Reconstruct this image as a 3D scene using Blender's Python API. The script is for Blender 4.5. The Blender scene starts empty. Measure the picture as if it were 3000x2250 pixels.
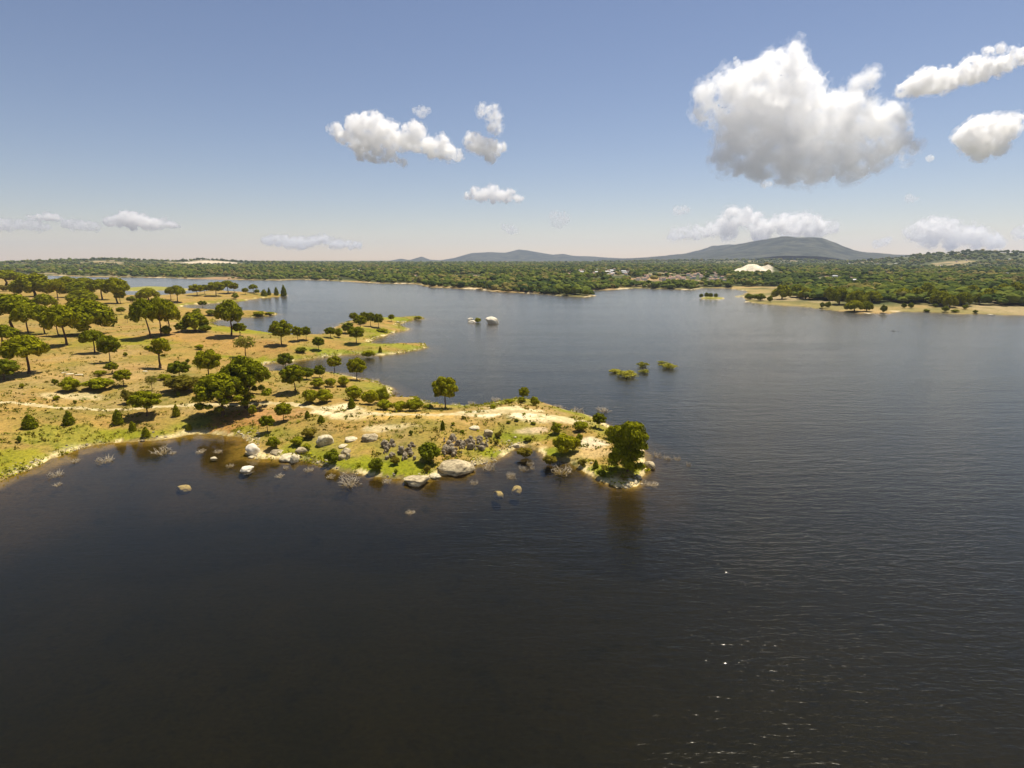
import bpy, math, random
import numpy as np
from mathutils import Vector

S = bpy.context.scene
COL = S.collection
R = math.radians

# ------------------------------------------------------------------ camera
CAM_H, F, HORIZON = 40.0, 1788.0, 758.0            # metres; focal length and horizon in photo pixels
PITCH = math.atan((1125.0 - HORIZON) / F)
cam = bpy.data.cameras.new('camera')
cam.sensor_width = 36.0
cam.lens = 36.0 * F / 3000.0
cam.clip_start = 0.5
cam.clip_end = 90000.0
cam_o = bpy.data.objects.new('camera', cam)
cam_o.location = (0, 0, CAM_H)
cam_o.rotation_euler = (R(90) - PITCH, 0, 0)
COL.objects.link(cam_o)
S.camera = cam_o

# ------------------------------------------------------------------ light
SUN_EL, SUN_AZ = 67.0, 38.0                        # sun high, beyond the scene and to the right
world = bpy.data.worlds.new('World')
S.world = world
world.use_nodes = True
wn = world.node_tree.nodes
sky = wn.new('ShaderNodeTexSky')
sky.sky_type = 'NISHITA'
sky.sun_disc = False
sky.sun_elevation = R(SUN_EL)
sky.sun_rotation = R(SUN_AZ)
sky.altitude = 200
sky.air_density = 1.0
sky.dust_density = 0.08
sky.ozone_density = 2.6
wn['Background'].inputs['Strength'].default_value = 0.066
tint = wn.new('ShaderNodeMix'); tint.data_type = 'RGBA'; tint.blend_type = 'MULTIPLY'; tint.inputs[0].default_value = 1.0
tint.inputs[7].default_value = (1.15, 0.99, 0.975, 1)
world.node_tree.links.new(sky.outputs['Color'], tint.inputs[6])
world.node_tree.links.new(tint.outputs[2], wn['Background'].inputs['Color'])
sun = bpy.data.lights.new('sun', 'SUN')
sun.energy = 5.0
sun.angle = R(0.53)
sun.color = (1.0, 0.945, 0.84)
sun_o = bpy.data.objects.new('sun', sun)
sd_ = Vector((math.sin(R(SUN_AZ)) * math.cos(R(SUN_EL)), math.cos(R(SUN_AZ)) * math.cos(R(SUN_EL)), math.sin(R(SUN_EL))))
sun_o.rotation_euler = sd_.to_track_quat('Z', 'Y').to_euler()
COL.objects.link(sun_o)

S.view_settings.view_transform = 'Standard'
S.view_settings.look = 'None'
S.view_settings.exposure = 0.45
S.view_settings.gamma = 1.0
S.view_settings.use_curve_mapping = False
S.cycles.max_bounces = 48
S.cycles.volume_bounces = 40
S.cycles.transparent_max_bounces = 12
S.cycles.diffuse_bounces = 3
S.cycles.glossy_bounces = 3
S.cycles.sample_clamp_indirect = 6.0
S.cycles.use_denoising = True

# ------------------------------------------------------------------ numeric helpers
def _hash(ix, iy, iz, seed):
    h = (ix.astype(np.int64) * 374761393 + iy.astype(np.int64) * 668265263 + iz.astype(np.int64) * 2147483647 + seed * 1274126177) & 0xFFFFFFFF
    h = ((h ^ (h >> 13)) * 1274126177) & 0xFFFFFFFF
    h = ((h ^ (h >> 16)) * 2246822519) & 0xFFFFFFFF
    return ((h ^ (h >> 15)) & 0xFFFFFF) / float(0xFFFFFF)

def vnoise2(x, y, seed=0):
    ix, iy = np.floor(x), np.floor(y)
    fx, fy = x - ix, y - iy
    fx = fx * fx * (3 - 2 * fx); fy = fy * fy * (3 - 2 * fy)
    z = np.zeros_like(ix)
    a = _hash(ix, iy, z, seed); b = _hash(ix + 1, iy, z, seed)
    c = _hash(ix, iy + 1, z, seed); d = _hash(ix + 1, iy + 1, z, seed)
    return (a + (b - a) * fx) * (1 - fy) + (c + (d - c) * fx) * fy

def fbm2(x, y, seed=0, octaves=4, gain=0.5):
    s, amp, tot = 0.0, 1.0, 0.0
    for o in range(octaves):
        s = s + amp * (vnoise2(x * 2 ** o + 17.3 * o, y * 2 ** o - 9.1 * o, seed + o) * 2 - 1)
        tot += amp; amp *= gain
    return s / tot

def vnoise3(p, seed=0):
    i = np.floor(p); f = p - i; f = f * f * (3 - 2 * f)
    out = 0
    for dx in (0, 1):
        for dy in (0, 1):
            for dz in (0, 1):
                w = (f[:, 0] if dx else 1 - f[:, 0]) * (f[:, 1] if dy else 1 - f[:, 1]) * (f[:, 2] if dz else 1 - f[:, 2])
                out = out + w * _hash(i[:, 0] + dx, i[:, 1] + dy, i[:, 2] + dz, seed)
    return out * 2 - 1

def fbm3(p, seed=0, octaves=4, gain=0.5):
    s, amp, tot = 0.0, 1.0, 0.0
    for o in range(octaves):
        s = s + amp * vnoise3(p * 2 ** o + 13.7 * o, seed + o); tot += amp; amp *= gain
    return s / tot

def sstep(a, b, x):
    t = np.clip((x - a) / (b - a), 0, 1)
    return t * t * (3 - 2 * t)

cp, sp = math.cos(PITCH), math.sin(PITCH)
def rays(uv):
    uv = np.asarray(uv, float).reshape(-1, 2)
    dx = (uv[:, 0] - 1500) / F; dy = (1125 - uv[:, 1]) / F
    return np.stack([dx, cp + dy * sp, -sp + dy * cp], 1)   # forward component 1

def flat(uv):
    """picture points traced on the lake level -> metres"""
    d = rays(uv)
    t = -CAM_H / np.minimum(d[:, 2], -1e-4)
    return d[:, :2] * t[:, None]

# ------------------------------------------------------------------ the shorelines (traced, laid out in metres on the lake level)
SHORE_MAIN = [(-60,1436),(0,1410),(60,1385),(150,1345),(250,1310),(330,1297),(400,1292),(480,1285),(560,1272),(600,1270),(680,1275),(715,1277),
 (730,1300),(715,1330),(750,1343),(830,1345),(850,1352),(903,1349),(957,1365),(1000,1382),(1055,1384),(1120,1398),(1169,1404),(1190,1419),(1241,1410),
 (1284,1396),(1337,1391),(1374,1385),(1392,1366),(1430,1356),(1460,1345),(1484,1330),(1504,1311),(1531,1306),(1580,1320),(1604,1346),(1667,1357),(1690,1371),
 (1721,1391),(1748,1405),(1802,1427),(1835,1431),(1868,1424),(1889,1393),(1898,1368),(1895,1343),(1880,1310),(1850,1285),(1816,1270),(1780,1243),(1738,1224),(1702,1212),
 (1653,1200),(1626,1192),(1585,1176),(1531,1168),(1477,1174),(1450,1180),(1429,1186),(1361,1190),(1300,1186),(1253,1182),(1222,1166),(1160,1164),(1138,1134),(1078,1113),
 (1048,1106),(1000,1098),(940,1088),(880,1087),(830,1090),(790,1087),(768,1074),(775,1064),(800,1062),(862,1058),(930,1049),(995,1041),(1051,1038),(1110,1041),(1166,1036),(1234,1024),(1245,1018),
 (1243,1008),(1189,1010),(1120,1011),(1092,1007),(1086,1000),(1092,993),(1121,986),(1144,978),(1189,969),(1202,964),(1166,953),(1171,948),(1211,939),(1239,934),(1234,927),(1189,931),(1121,936),(1060,938),
 (1024,941),(985,957),(955,976),(920,988),(861,990),(800,984),(739,976),(700,976),(685,976),(666,960),(622,953),(612,946),(630,938),(685,932),(725,929),(779,926),(806,923),(806,918),(752,913),(717,916),
 (690,914),(640,910),(600,908),(568,905),(540,902),(532,898),(545,894),(590,891),(644,887),(712,882),(752,875),(807,870),(834,868),(838,864),(779,863),(725,860),(657,853),(590,856),(552,862),(520,866),
 (480,872),(430,870),(370,868),(345,856),(330,838),(250,828),(100,822),(-300,822),(-900,840),(-900,1500),(-250,1500)]
SHORE_FAR = [(-1400,806),(-300,806),(145,807),(253,811),(470,814),(593,818),(770,821),(822,821),(881,819),(963,822),(1022,826),(1112,830),(1220,832),(1258,841),(1342,845),(1397,848),(1413,849),(1456,855),
 (1575,860),(1630,865),(1711,871),(1741,867),(1729,860),(1719,851),(1792,849),(1847,845),(1881,844),(1936,847),(2030,849),(2066,844),(2134,845),(2192,853),(2180,862),(2177,870),(2182,883),(2234,891),(2288,895),
 (2340,898),(2400,904),(2476,914),(2530,918),(2611,919),(2620,913),(2698,914),(2807,919),(2915,922),(3000,925),(3300,934),(4000,950)]
SPIT = [(355,852),(376,843),(430,839),(475,840),(545,845),(560,848),(540,852),(470,851),(420,853)]
ISLET = [(2048,873),(2062,870),(2085,869),(2120,872),(2122,877),(2085,877.5),(2055,876)]
MUDBAR = [(2150,868),(2172,865),(2182,868),(2160,871)]
W_MAIN, W_SPIT, W_ISLET, W_BAR = flat(SHORE_MAIN), flat(SPIT), flat(ISLET), flat(MUDBAR)
_f = flat(SHORE_FAR)
W_FAR = np.concatenate([_f, np.array([[16000., 2600.], [16000., 21000.], [-16000., 21000.], [-16000., 2600.]])])

def sdist(poly, P):
    """signed distance to a polygon, inside positive"""
    out = np.empty(len(P))
    a = poly; b = np.roll(poly, -1, 0); e = b - a; l2 = (e ** 2).sum(1) + 1e-12
    for s in range(0, len(P), 20000):
        q = P[s:s + 20000]
        w = q[:, None, :] - a[None]
        t = np.clip((w * e[None]).sum(2) / l2[None], 0, 1)
        dd = ((w - t[..., None] * e[None]) ** 2).sum(2).min(1)
        c1 = (a[None, :, 1] > q[:, None, 1]) != (b[None, :, 1] > q[:, None, 1])
        xi = a[None, :, 0] + (q[:, None, 1] - a[None, :, 1]) * (e[None, :, 0]) / np.where(np.abs(e[None, :, 1]) < 1e-9, 1e-9, e[None, :, 1])
        ins = (c1 & (q[:, None, 0] < xi)).sum(1) % 2
        out[s:s + 20000] = np.sqrt(dd) * np.where(ins, 1, -1)
    return out

# ridges of the hills and mountains: distance, half depth, profile in the picture, trees on top
def ridge(D, W, prof, lift=0.0):
    d = rays(prof); az = np.arctan2(d[:, 0], d[:, 1]); hz = np.hypot(d[:, 0], d[:, 1])
    z = CAM_H + D * d[:, 2] / hz - lift
    return dict(D=D, W=W, az=az, z=z)
HILLS = [
 ridge(3700, 900, [(-900,775),(-300,772),(0,768),(110,764),(230,760),(340,757),(440,761),(520,764),(580,759),(640,761),(720,766),(800,766),(880,770),(960,774),(1100,777)], 5),
 ridge(3500, 1000, [(2350,776),(2500,764),(2600,754),(2680,745),(2740,739),(2800,735),(2880,733),(2950,736),(3060,738),(3300,744),(4000,760)], 9),
 ridge(4300, 800, [(1100,776),(1180,772),(1300,770),(1450,768),(1600,768),(1800,764),(1950,760),(2100,758),(2250,757),(2400,760),(2600,765)], 9),
]
MOUNTAIN = [
 ridge(6300, 1500, [(1750,762),(1850,757),(1960,750),(2040,743),(2100,733),(2180,720),(2240,707),(2300,694),(2330,695),(2360,692),(2410,698),(2450,712),(2500,732),(2545,740),(2620,746),(2760,752),(2900,760)]),
 ridge(7800, 1000, [(1900,757),(2000,742),(2060,726),(2090,716),(2130,713),(2180,712),(2240,709),(2300,720),(2420,745),(2520,741),(2570,742),(2625,748),(2700,756)]),
]
RANGE = [
 ridge(8900, 900, [(1080,770),(1140,766),(1175,760),(1200,764),(1235,754),(1260,763),(1290,765),(1330,758),(1380,744),(1430,741),(1480,741),(1520,731),(1545,733),(1580,740),(1620,747),(1650,744),(1680,750),(1720,752),(1780,757),(1850,760),(1950,764)]),
]
def ridge_h(rs, r, az):
    h = np.full(r.shape, -60.0)
    for k in rs:
        zt = np.interp(az, k['az'], k['z'], left=-40, right=-40)
        t = np.abs(r - k['D']) / k['W']
        prof = np.exp(-1.1 * t ** 1.7)
        h = np.maximum(h, (zt + 30) * prof - 30)
    return h

(KX, KY), = flat([(600, 1000)])
def height(P, full=False):
    P = np.asarray(P, float)
    x, y = P[:, 0], P[:, 1]
    r = np.hypot(x, y); az = np.arctan2(x, y)
    wob = fbm2(x / 9, y / 9, 3, 3) * np.clip(r / 160, 0.5, 3) + fbm2(x / 2.5, y / 2.5, 8, 2) * 0.35
    dA = sdist(W_MAIN, P) + wob
    dS = np.maximum(sdist(W_SPIT, P), np.maximum(sdist(W_ISLET, P), sdist(W_BAR, P))) + wob * 0.5
    dB = sdist(W_FAR, P) + wob * 2
    d = np.maximum(np.maximum(dA, dB), dS)
    pA = np.clip(dA, 0, None)
    hA = 0.30 * (1 - np.exp(-pA / 0.8)) + 6.8 * (1 - np.exp(-pA / 34.0)) + 0.5 * fbm2(x / 14, y / 14, 21, 3) * sstep(1, 14, dA) + 0.12 * fbm2(x / 2.2, y / 2.2, 5, 3) * sstep(0.5, 4, dA)
    hA = hA + 3.2 * np.exp(-((x - KX) ** 2 + (y - KY) ** 2) / (2 * 26.0 ** 2)) * sstep(2, 18, dA)
    pS = np.clip(dS, 0, None); hS = 0.25 * (1 - np.exp(-pS)) + 0.05 * np.minimum(pS, 12)
    pB = np.clip(dB, 0, None)
    hB = 0.5 * (1 - np.exp(-pB / 2)) + 8.0 * (1 - np.exp(-pB / 160.0)) + 1.2 * fbm2(x / 60, y / 60, 31, 4) * sstep(5, 60, dB)
    hh = ridge_h(HILLS, r, az)
    hB = hB + np.where(pB > 0, 17 * np.exp(-((x - 552) / 36) ** 2 - ((y - 1400) / 70) ** 2) * (1 + 1.3 * fbm2(x / 24, y / 40, 97, 4)), 0)
    big = fbm2(x / 420, y / 420, 41, 4)
    hB = np.where(pB > 0, np.maximum(hB, hh * (1 + 0.10 * big) * sstep(100, 700, dB)), 0)
    bed = np.maximum(-(0.30 - 0.23 * sstep(-26, -60, x)) * np.clip(-d, 0, None) - 0.003 * np.clip(-d, 0, None) ** 2, -7.0)
    h = np.where(d > 0, np.where(dA > 0, hA, np.where(dB > 0, hB, hS)), bed)
    if full:
        return h, dA, dB, dS, d
    return h

def cast(uv, lift=0.0):
    """first point of the terrain along each sight line -> (N,3)"""
    d = rays(uv)
    n = len(d)
    T = np.geomspace(40, 12500, 520)
    P = d[:, None, :] * T[None, :, None]
    P[..., 2] += CAM_H
    z = height(P[..., :2].reshape(-1, 2)).reshape(n, -1)
    z = np.maximum(z, 0.0) + lift
    below = P[..., 2] < z
    i = np.where(below.any(1), below.argmax(1), len(T) - 1); i = np.maximum(i, 1)
    k = np.arange(n)
    g0 = P[k, i - 1, 2] - z[k, i - 1]; g1 = P[k, i, 2] - z[k, i]
    w = np.clip(g0 / np.where(np.abs(g0 - g1) < 1e-9, 1e-9, g0 - g1), 0, 1)
    t = T[i - 1] + (T[i] - T[i - 1]) * w
    Q = d * t[:, None]; Q[:, 2] = np.maximum(height(Q[:, :2]), 0.0)
    return Q

# ------------------------------------------------------------------ mesh and object helpers
def mesh_np(name, V, Fc, smooth=False, mats=(), mat_idx=None):
    V = np.asarray(V, np.float32); Fc = np.asarray(Fc, np.int32)
    m = bpy.data.meshes.new(name)
    k = Fc.shape[1]
    m.vertices.add(len(V)); m.vertices.foreach_set('co', V.ravel())
    m.loops.add(Fc.size); m.loops.foreach_set('vertex_index', Fc.ravel())
    m.polygons.add(len(Fc)); m.polygons.foreach_set('loop_start', np.arange(0, Fc.size, k, dtype=np.int32))
    m.polygons.foreach_set('use_smooth', np.full(len(Fc), smooth, bool))
    for mt in mats: m.materials.append(mt)
    if mat_idx is not None: m.polygons.foreach_set('material_index', np.asarray(mat_idx, np.int32))
    m.update(calc_edges=True); m.validate()
    return m

def link(name, data, parent=None, loc=None, rot=None, scale=None):
    o = bpy.data.objects.new(name, data); COL.objects.link(o)
    if parent: o.parent = parent
    if loc is not None: o.location = loc
    if rot is not None: o.rotation_euler = rot
    if scale is not None: o.scale = scale
    return o

def tag(o, label=None, cat=None, group=None, kind=None):
    if label: o['label'] = label
    if cat: o['category'] = cat
    if group: o['group'] = group
    if kind: o['kind'] = kind
    return o

def ico(sub):
    import bmesh
    bm = bmesh.new(); bmesh.ops.create_icosphere(bm, subdivisions=sub, radius=1.0)
    V = np.array([v.co[:] for v in bm.verts]); Fc = np.array([[v.index for v in f.verts] for f in bm.faces]); bm.free()
    return V, Fc
ICO = {k: ico(k) for k in (1, 2, 3, 4)}

def tube(pts, rad, sides=6):
    pts = np.asarray(pts, float); V = []; Fc = []
    for i, p in enumerate(pts):
        t = pts[min(i + 1, len(pts) - 1)] - pts[max(i - 1, 0)]; t /= np.linalg.norm(t) + 1e-9
        a = np.cross(t, (0.3, 0.9, 0.1)); a /= np.linalg.norm(a) + 1e-9; b = np.cross(t, a)
        for k in range(sides):
            q = 2 * math.pi * k / sides
            V.append(p + rad[i] * (math.cos(q) * a + math.sin(q) * b))
    for i in range(len(pts) - 1):
        for k in range(sides):
            k2 = (k + 1) % sides
            Fc.append((i * sides + k, i * sides + k2, (i + 1) * sides + k2, (i + 1) * sides + k))
    return np.array(V), np.array(Fc)

class Acc:
    def __init__(s): s.V = []; s.F = []; s.n = 0; s.M = []
    def add(s, V, Fc, m=0):
        s.V.append(V); s.F.append(np.asarray(Fc) + s.n); s.n += len(V); s.M.append(np.full(len(Fc), m))
    def mesh(s, name, smooth=False, mats=()):
        return mesh_np(name, np.concatenate(s.V), np.concatenate(s.F), smooth, mats, np.concatenate(s.M))

# ------------------------------------------------------------------ materials
def new_mat(name):
    m = bpy.data.materials.new(name); m.use_nodes = True
    return m, m.node_tree.nodes, m.node_tree.links, m.node_tree.nodes['Principled BSDF']

def noise(n, scale, detail=4, rough=0.55):
    t = n.new('ShaderNodeTexNoise'); t.inputs['Scale'].default_value = scale; t.inputs['Detail'].default_value = detail
    t.inputs['Roughness'].default_value = rough
    return t
def ramp(n, stops):
    c = n.new('ShaderNodeValToRGB')
    while len(c.color_ramp.elements) < len(stops): c.color_ramp.elements.new(0.5)
    for e, (p, v) in zip(c.color_ramp.elements, stops):
        e.position = p; e.color = (*v, 1) if len(v) == 3 else v
    return c
def mixc(n, l, a, b, fac, mode='MIX'):
    m = n.new('ShaderNodeMix'); m.data_type = 'RGBA'; m.blend_type = mode
    for s, v in ((0, fac), (6, a), (7, b)):
        if hasattr(v, 'links'): l.new(v, m.inputs[s])
        elif isinstance(v, (int, float)): m.inputs[s].default_value = v
        else: m.inputs[s].default_value = (*v, 1)
    return m.outputs[2]
def mth(n, l, op, a, b=None, clamp=False):
    m = n.new('ShaderNodeMath'); m.operation = op; m.use_clamp = clamp
    for s, v in ((0, a), (1, b)):
        if v is None: continue
        if hasattr(v, 'links'): l.new(v, m.inputs[s])
        else: m.inputs[s].default_value = v
    return m.outputs[0]

def ground_mat():
    m, n, l, p = new_mat('ground')
    at = n.new('ShaderNodeAttribute'); at.attribute_name = 'soil'
    geo = n.new('ShaderNodeNewGeometry')
    a = noise(n, 1.6, 6, 0.7); b = noise(n, 0.11, 4); c = noise(n, 0.35, 5, 0.7)
    for t in (a, b, c): l.new(geo.outputs['Position'], t.inputs['Vector'])
    v1 = ramp(n, [(0.30, (0.50, 0.50, 0.45)), (0.48, (0.95, 0.95, 0.95)), (0.72, (1.45, 1.40, 1.3))]); l.new(a.outputs['Fac'], v1.inputs['Fac'])
    v2 = ramp(n, [(0.3, (0.82, 0.86, 0.82)), (0.7, (1.15, 1.1, 1.1))]); l.new(b.outputs['Fac'], v2.inputs['Fac'])
    v3 = ramp(n, [(0.33, (0.52, 0.60, 0.42)), (0.44, (1, 1, 1)), (0.75, (1.1, 1.05, 1.0))]); l.new(c.outputs['Fac'], v3.inputs['Fac'])
    k = mixc(n, l, at.outputs['Color'], v1.outputs['Color'], 1.0, 'MULTIPLY')
    k = mixc(n, l, k, v2.outputs['Color'], 1.0, 'MULTIPLY')
    k = mixc(n, l, k, v3.outputs['Color'], 1.0, 'MULTIPLY')
    l.new(k, p.inputs['Base Color'])
    p.inputs['Roughness'].default_value = 0.95; p.inputs['Specular IOR Level'].default_value = 0.1
    bp = n.new('ShaderNodeBump'); bp.inputs['Strength'].default_value = 0.6; bp.inputs['Distance'].default_value = 0.25
    l.new(a.outputs['Fac'], bp.inputs['Height']); l.new(bp.outputs['Normal'], p.inputs['Normal'])
    return m

def water_mat():
    m, n, l, p = new_mat('water'); n.remove(p)
    out = n['Material Output']
    geo = n.new('ShaderNodeNewGeometry')
    def wave(scale, rot, stretch, detail, dist):
        mp = n.new('ShaderNodeMapping'); mp.inputs['Rotation'].default_value = (0, 0, R(rot)); mp.inputs['Scale'].default_value = (scale * stretch, scale, scale)
        l.new(geo.outputs['Position'], mp.inputs['Vector'])
        t = noise(n, 1.0, detail, 0.5); t.inputs['Distortion'].default_value = dist
        l.new(mp.outputs['Vector'], t.inputs['Vector'])
        return t.outputs['Fac']
    w1 = wave(0.42, 7, 0.22, 2, 0.4)
    w2 = wave(1.05, 2, 0.30, 2, 0.6)
    w3 = wave(2.6, -12, 0.40, 2, 0.3)
    sep = n.new('ShaderNodeSeparateXYZ'); l.new(geo.outputs['Position'], sep.inputs['Vector'])
    # the wind blows freely on the open lake to the right, the cove on the left lies in the lee
    calm = n.new('ShaderNodeMapRange'); calm.interpolation_type = 'SMOOTHSTEP'
    calm.inputs['From Min'].default_value = -45; calm.inputs['From Max'].default_value = 42; calm.inputs['To Min'].default_value = 0.17; calm.inputs['To Max'].default_value = 1.0
    gust = noise(n, 0.010, 3); l.new(geo.outputs['Position'], gust.inputs['Vector'])
    gx = mth(n, l, 'MULTIPLY', mth(n, l, 'SUBTRACT', gust.outputs['Fac'], 0.5), 60.0)
    far = mth(n, l, 'MULTIPLY', mth(n, l, 'MAXIMUM', mth(n, l, 'SUBTRACT', sep.outputs['Y'], 165.0), 0.0), 1.2)
    l.new(mth(n, l, 'ADD', mth(n, l, 'ADD', sep.outputs['X'], gx), far), calm.inputs['Value'])
    hgt = mth(n, l, 'ADD', mth(n, l, 'ADD', mth(n, l, 'MULTIPLY', w1, 0.30), mth(n, l, 'MULTIPLY', w2, 0.37)), mth(n, l, 'MULTIPLY', w3, 0.21))
    lm = n.new('ShaderNodeMapping'); lm.inputs['Rotation'].default_value = (0, 0, R(14)); lm.inputs['Scale'].default_value = (0.006, 0.035, 1)
    l.new(geo.outputs['Position'], lm.inputs['Vector']); lanes = noise(n, 1.0, 4, 0.6); l.new(lm.outputs['Vector'], lanes.inputs['Vector'])
    lr = n.new('ShaderNodeMapRange'); lr.inputs['From Min'].default_value = .38; lr.inputs['From Max'].default_value = .60; lr.inputs['To Min'].default_value = .65; lr.inputs['To Max'].default_value = 1.15
    l.new(lanes.outputs['Fac'], lr.inputs['Value'])
    hgt = mth(n, l, 'MULTIPLY', mth(n, l, 'MULTIPLY', hgt, calm.outputs['Result']), lr.outputs['Result'])
    bp = n.new('ShaderNodeBump'); bp.inputs['Strength'].default_value = 1.0; bp.inputs['Distance'].default_value = 0.32
    l.new(hgt, bp.inputs['Height'])
    gl = n.new('ShaderNodeBsdfGlossy'); gl.inputs['Color'].default_value = (1.0, 0.955, 0.86, 1)
    rg = n.new('ShaderNodeMapRange'); rg.inputs['To Min'].default_value = 0.05; rg.inputs['To Max'].default_value = 0.18
    l.new(calm.outputs['Result'], rg.inputs['Value']); l.new(rg.outputs['Result'], gl.inputs['Roughness'])
    l.new(bp.outputs['Normal'], gl.inputs['Normal'])
    tr = n.new('ShaderNodeBsdfTransparent'); tr.inputs['Color'].default_value = (0.80, 0.74, 0.52, 1)
    fr = n.new('ShaderNodeFresnel'); fr.inputs['IOR'].default_value = 1.33; l.new(bp.outputs['Normal'], fr.inputs['Normal'])
    mx = n.new('ShaderNodeMixShader'); l.new(fr.outputs['Fac'], mx.inputs['Fac']); l.new(tr.outputs[0], mx.inputs[1]); l.new(gl.outputs[0], mx.inputs[2])
    l.new(mx.outputs[0], out.inputs['Surface'])
    return m

def leaf_mat(name, lo, hi, trans=0.25):
    m, n, l, p = new_mat(name); n.remove(p)
    geo = n.new('ShaderNodeNewGeometry'); oi = n.new('ShaderNodeObjectInfo')
    c = ramp(n, [(0.0, lo), (1.0, hi)]); l.new(geo.outputs['Random Per Island'], c.inputs['Fac'])
    c2 = ramp(n, [(0.0, (0.78, 0.82, 0.8)), (0.5, (1, 1, 1)), (1.0, (1.25, 1.18, 1.05))]); l.new(oi.outputs['Random'], c2.inputs['Fac'])
    k = mixc(n, l, c.outputs['Color'], c2.outputs['Color'], 1.0, 'MULTIPLY')
    d = n.new('ShaderNodeBsdfDiffuse'); t = n.new('ShaderNodeBsdfTranslucent'); l.new(k, d.inputs['Color']); l.new(k, t.inputs['Color'])
    mx = n.new('ShaderNodeMixShader'); mx.inputs['Fac'].default_value = trans
    l.new(d.outputs[0], mx.inputs[1]); l.new(t.outputs[0], mx.inputs[2]); l.new(mx.outputs[0], n['Material Output'].inputs['Surface'])
    return m

def rough_mat(name, c0, c1, scale=1.0, bump=0.1, coord='Object', stops=(0.3, 0.7), lichen=None):
    m, n, l, p = new_mat(name)
    tc = n.new('ShaderNodeTexCoord'); a = noise(n, scale, 7, 0.65); l.new(tc.outputs[coord], a.inputs['Vector'])
    c = ramp(n, [(stops[0], c0), (stops[1], c1)]); l.new(a.outputs['Fac'], c.inputs['Fac']); l.new(c.outputs['Color'], p.inputs['Base Color'])
    if lichen:
        b = noise(n, scale * 2.6, 5, 0.7); l.new(tc.outputs[coord], b.inputs['Vector'])
        k = ramp(n, [(0.52, (0, 0, 0)), (0.62, (1, 1, 1))]); l.new(b.outputs['Fac'], k.inputs['Fac'])
        l.new(mixc(n, l, c.outputs['Color'], lichen, mth(n, l, 'MULTIPLY', k.outputs['Color'], .75)), p.inputs['Base Color'])
    p.inputs['Roughness'].default_value = 0.9; p.inputs['Specular IOR Level'].default_value = 0.2
    bp = n.new('ShaderNodeBump'); bp.inputs['Strength'].default_value = 0.7; bp.inputs['Distance'].default_value = bump
    l.new(a.outputs['Fac'], bp.inputs['Height']); l.new(bp.outputs['Normal'], p.inputs['Normal'])
    return m

M = {}
M['ground'] = ground_mat()
M['water'] = water_mat()
M['pine'] = leaf_mat('pine needles', (0.085, 0.094, 0.004), (0.300, 0.288, 0.009), 0.15)
M['dark'] = leaf_mat('dark needles', (0.075, 0.090, 0.006), (0.240, 0.245, 0.012), 0.18)
M['bush'] = leaf_mat('broom leaves', (0.150, 0.155, 0.006), (0.400, 0.370, 0.014), 0.22)
M['olive'] = leaf_mat('olive leaves', (0.120, 0.098, 0.012), (0.270, 0.210, 0.022), 0.25)
M['pale'] = leaf_mat('yellowing needles', (0.16, 0.15, 0.015), (0.34, 0.30, 0.045), 0.3)
M['reed'] = leaf_mat('willow leaves', (0.17, 0.17, 0.02), (0.40, 0.36, 0.05), 0.25)
M['forest2'] = leaf_mat('far dark crowns', (0.022, 0.040, 0.012), (0.070, 0.090, 0.020), 0.1)
M['forest3'] = leaf_mat('far olive crowns', (0.09, 0.085, 0.025), (0.19, 0.165, 0.05), 0.1)
M['forest'] = leaf_mat('far crowns', (0.040, 0.062, 0.012), (0.125, 0.145, 0.024), 0.1)
M['bark'] = rough_mat('bark', (0.05, 0.032, 0.02), (0.17, 0.10, 0.06), 6, 0.03)
M['rock'] = rough_mat('granite', (0.16, 0.115, 0.06), (0.56, 0.45, 0.26), 3.2, 0.12, stops=(0.36, 0.58), lichen=(0.11, 0.09, 0.05))
M['white'] = rough_mat('bleached granite', (0.36, 0.27, 0.14), (0.76, 0.66, 0.43), 2.4, 0.10, lichen=(0.22, 0.17, 0.09))
M['chalk'] = rough_mat('guano white rock', (0.50, 0.41, 0.27), (0.83, 0.75, 0.58), 2.4, 0.08)
M['stone'] = rough_mat('field stone', (0.09, 0.068, 0.040), (0.44, 0.35, 0.22), 2.2, 0.10, stops=(0.36, 0.62))
M['twig'] = rough_mat('bleached wood', (0.34, 0.27, 0.17), (0.62, 0.52, 0.36), 4, 0.01)
M['darktwig'] = rough_mat('wet wood', (0.03, 0.028, 0.025), (0.09, 0.08, 0.07), 4, 0.01)
M['sandpath'] = rough_mat('trodden sand', (0.36, 0.26, 0.10), (0.62, 0.50, 0.26), 0.5, 0.05)
M['plaster'] = rough_mat('plaster', (0.62, 0.58, 0.52), (0.82, 0.79, 0.74), 0.3, 0.01)
M['tile'] = rough_mat('roof tiles', (0.30, 0.18, 0.12), (0.42, 0.27, 0.19), 0.8, 0.03)
M['mount'] = rough_mat('mountain scrub', (0.008, 0.017, 0.013), (0.095, 0.092, 0.056), 0.009, 6.0, stops=(0.42, 0.72))

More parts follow.
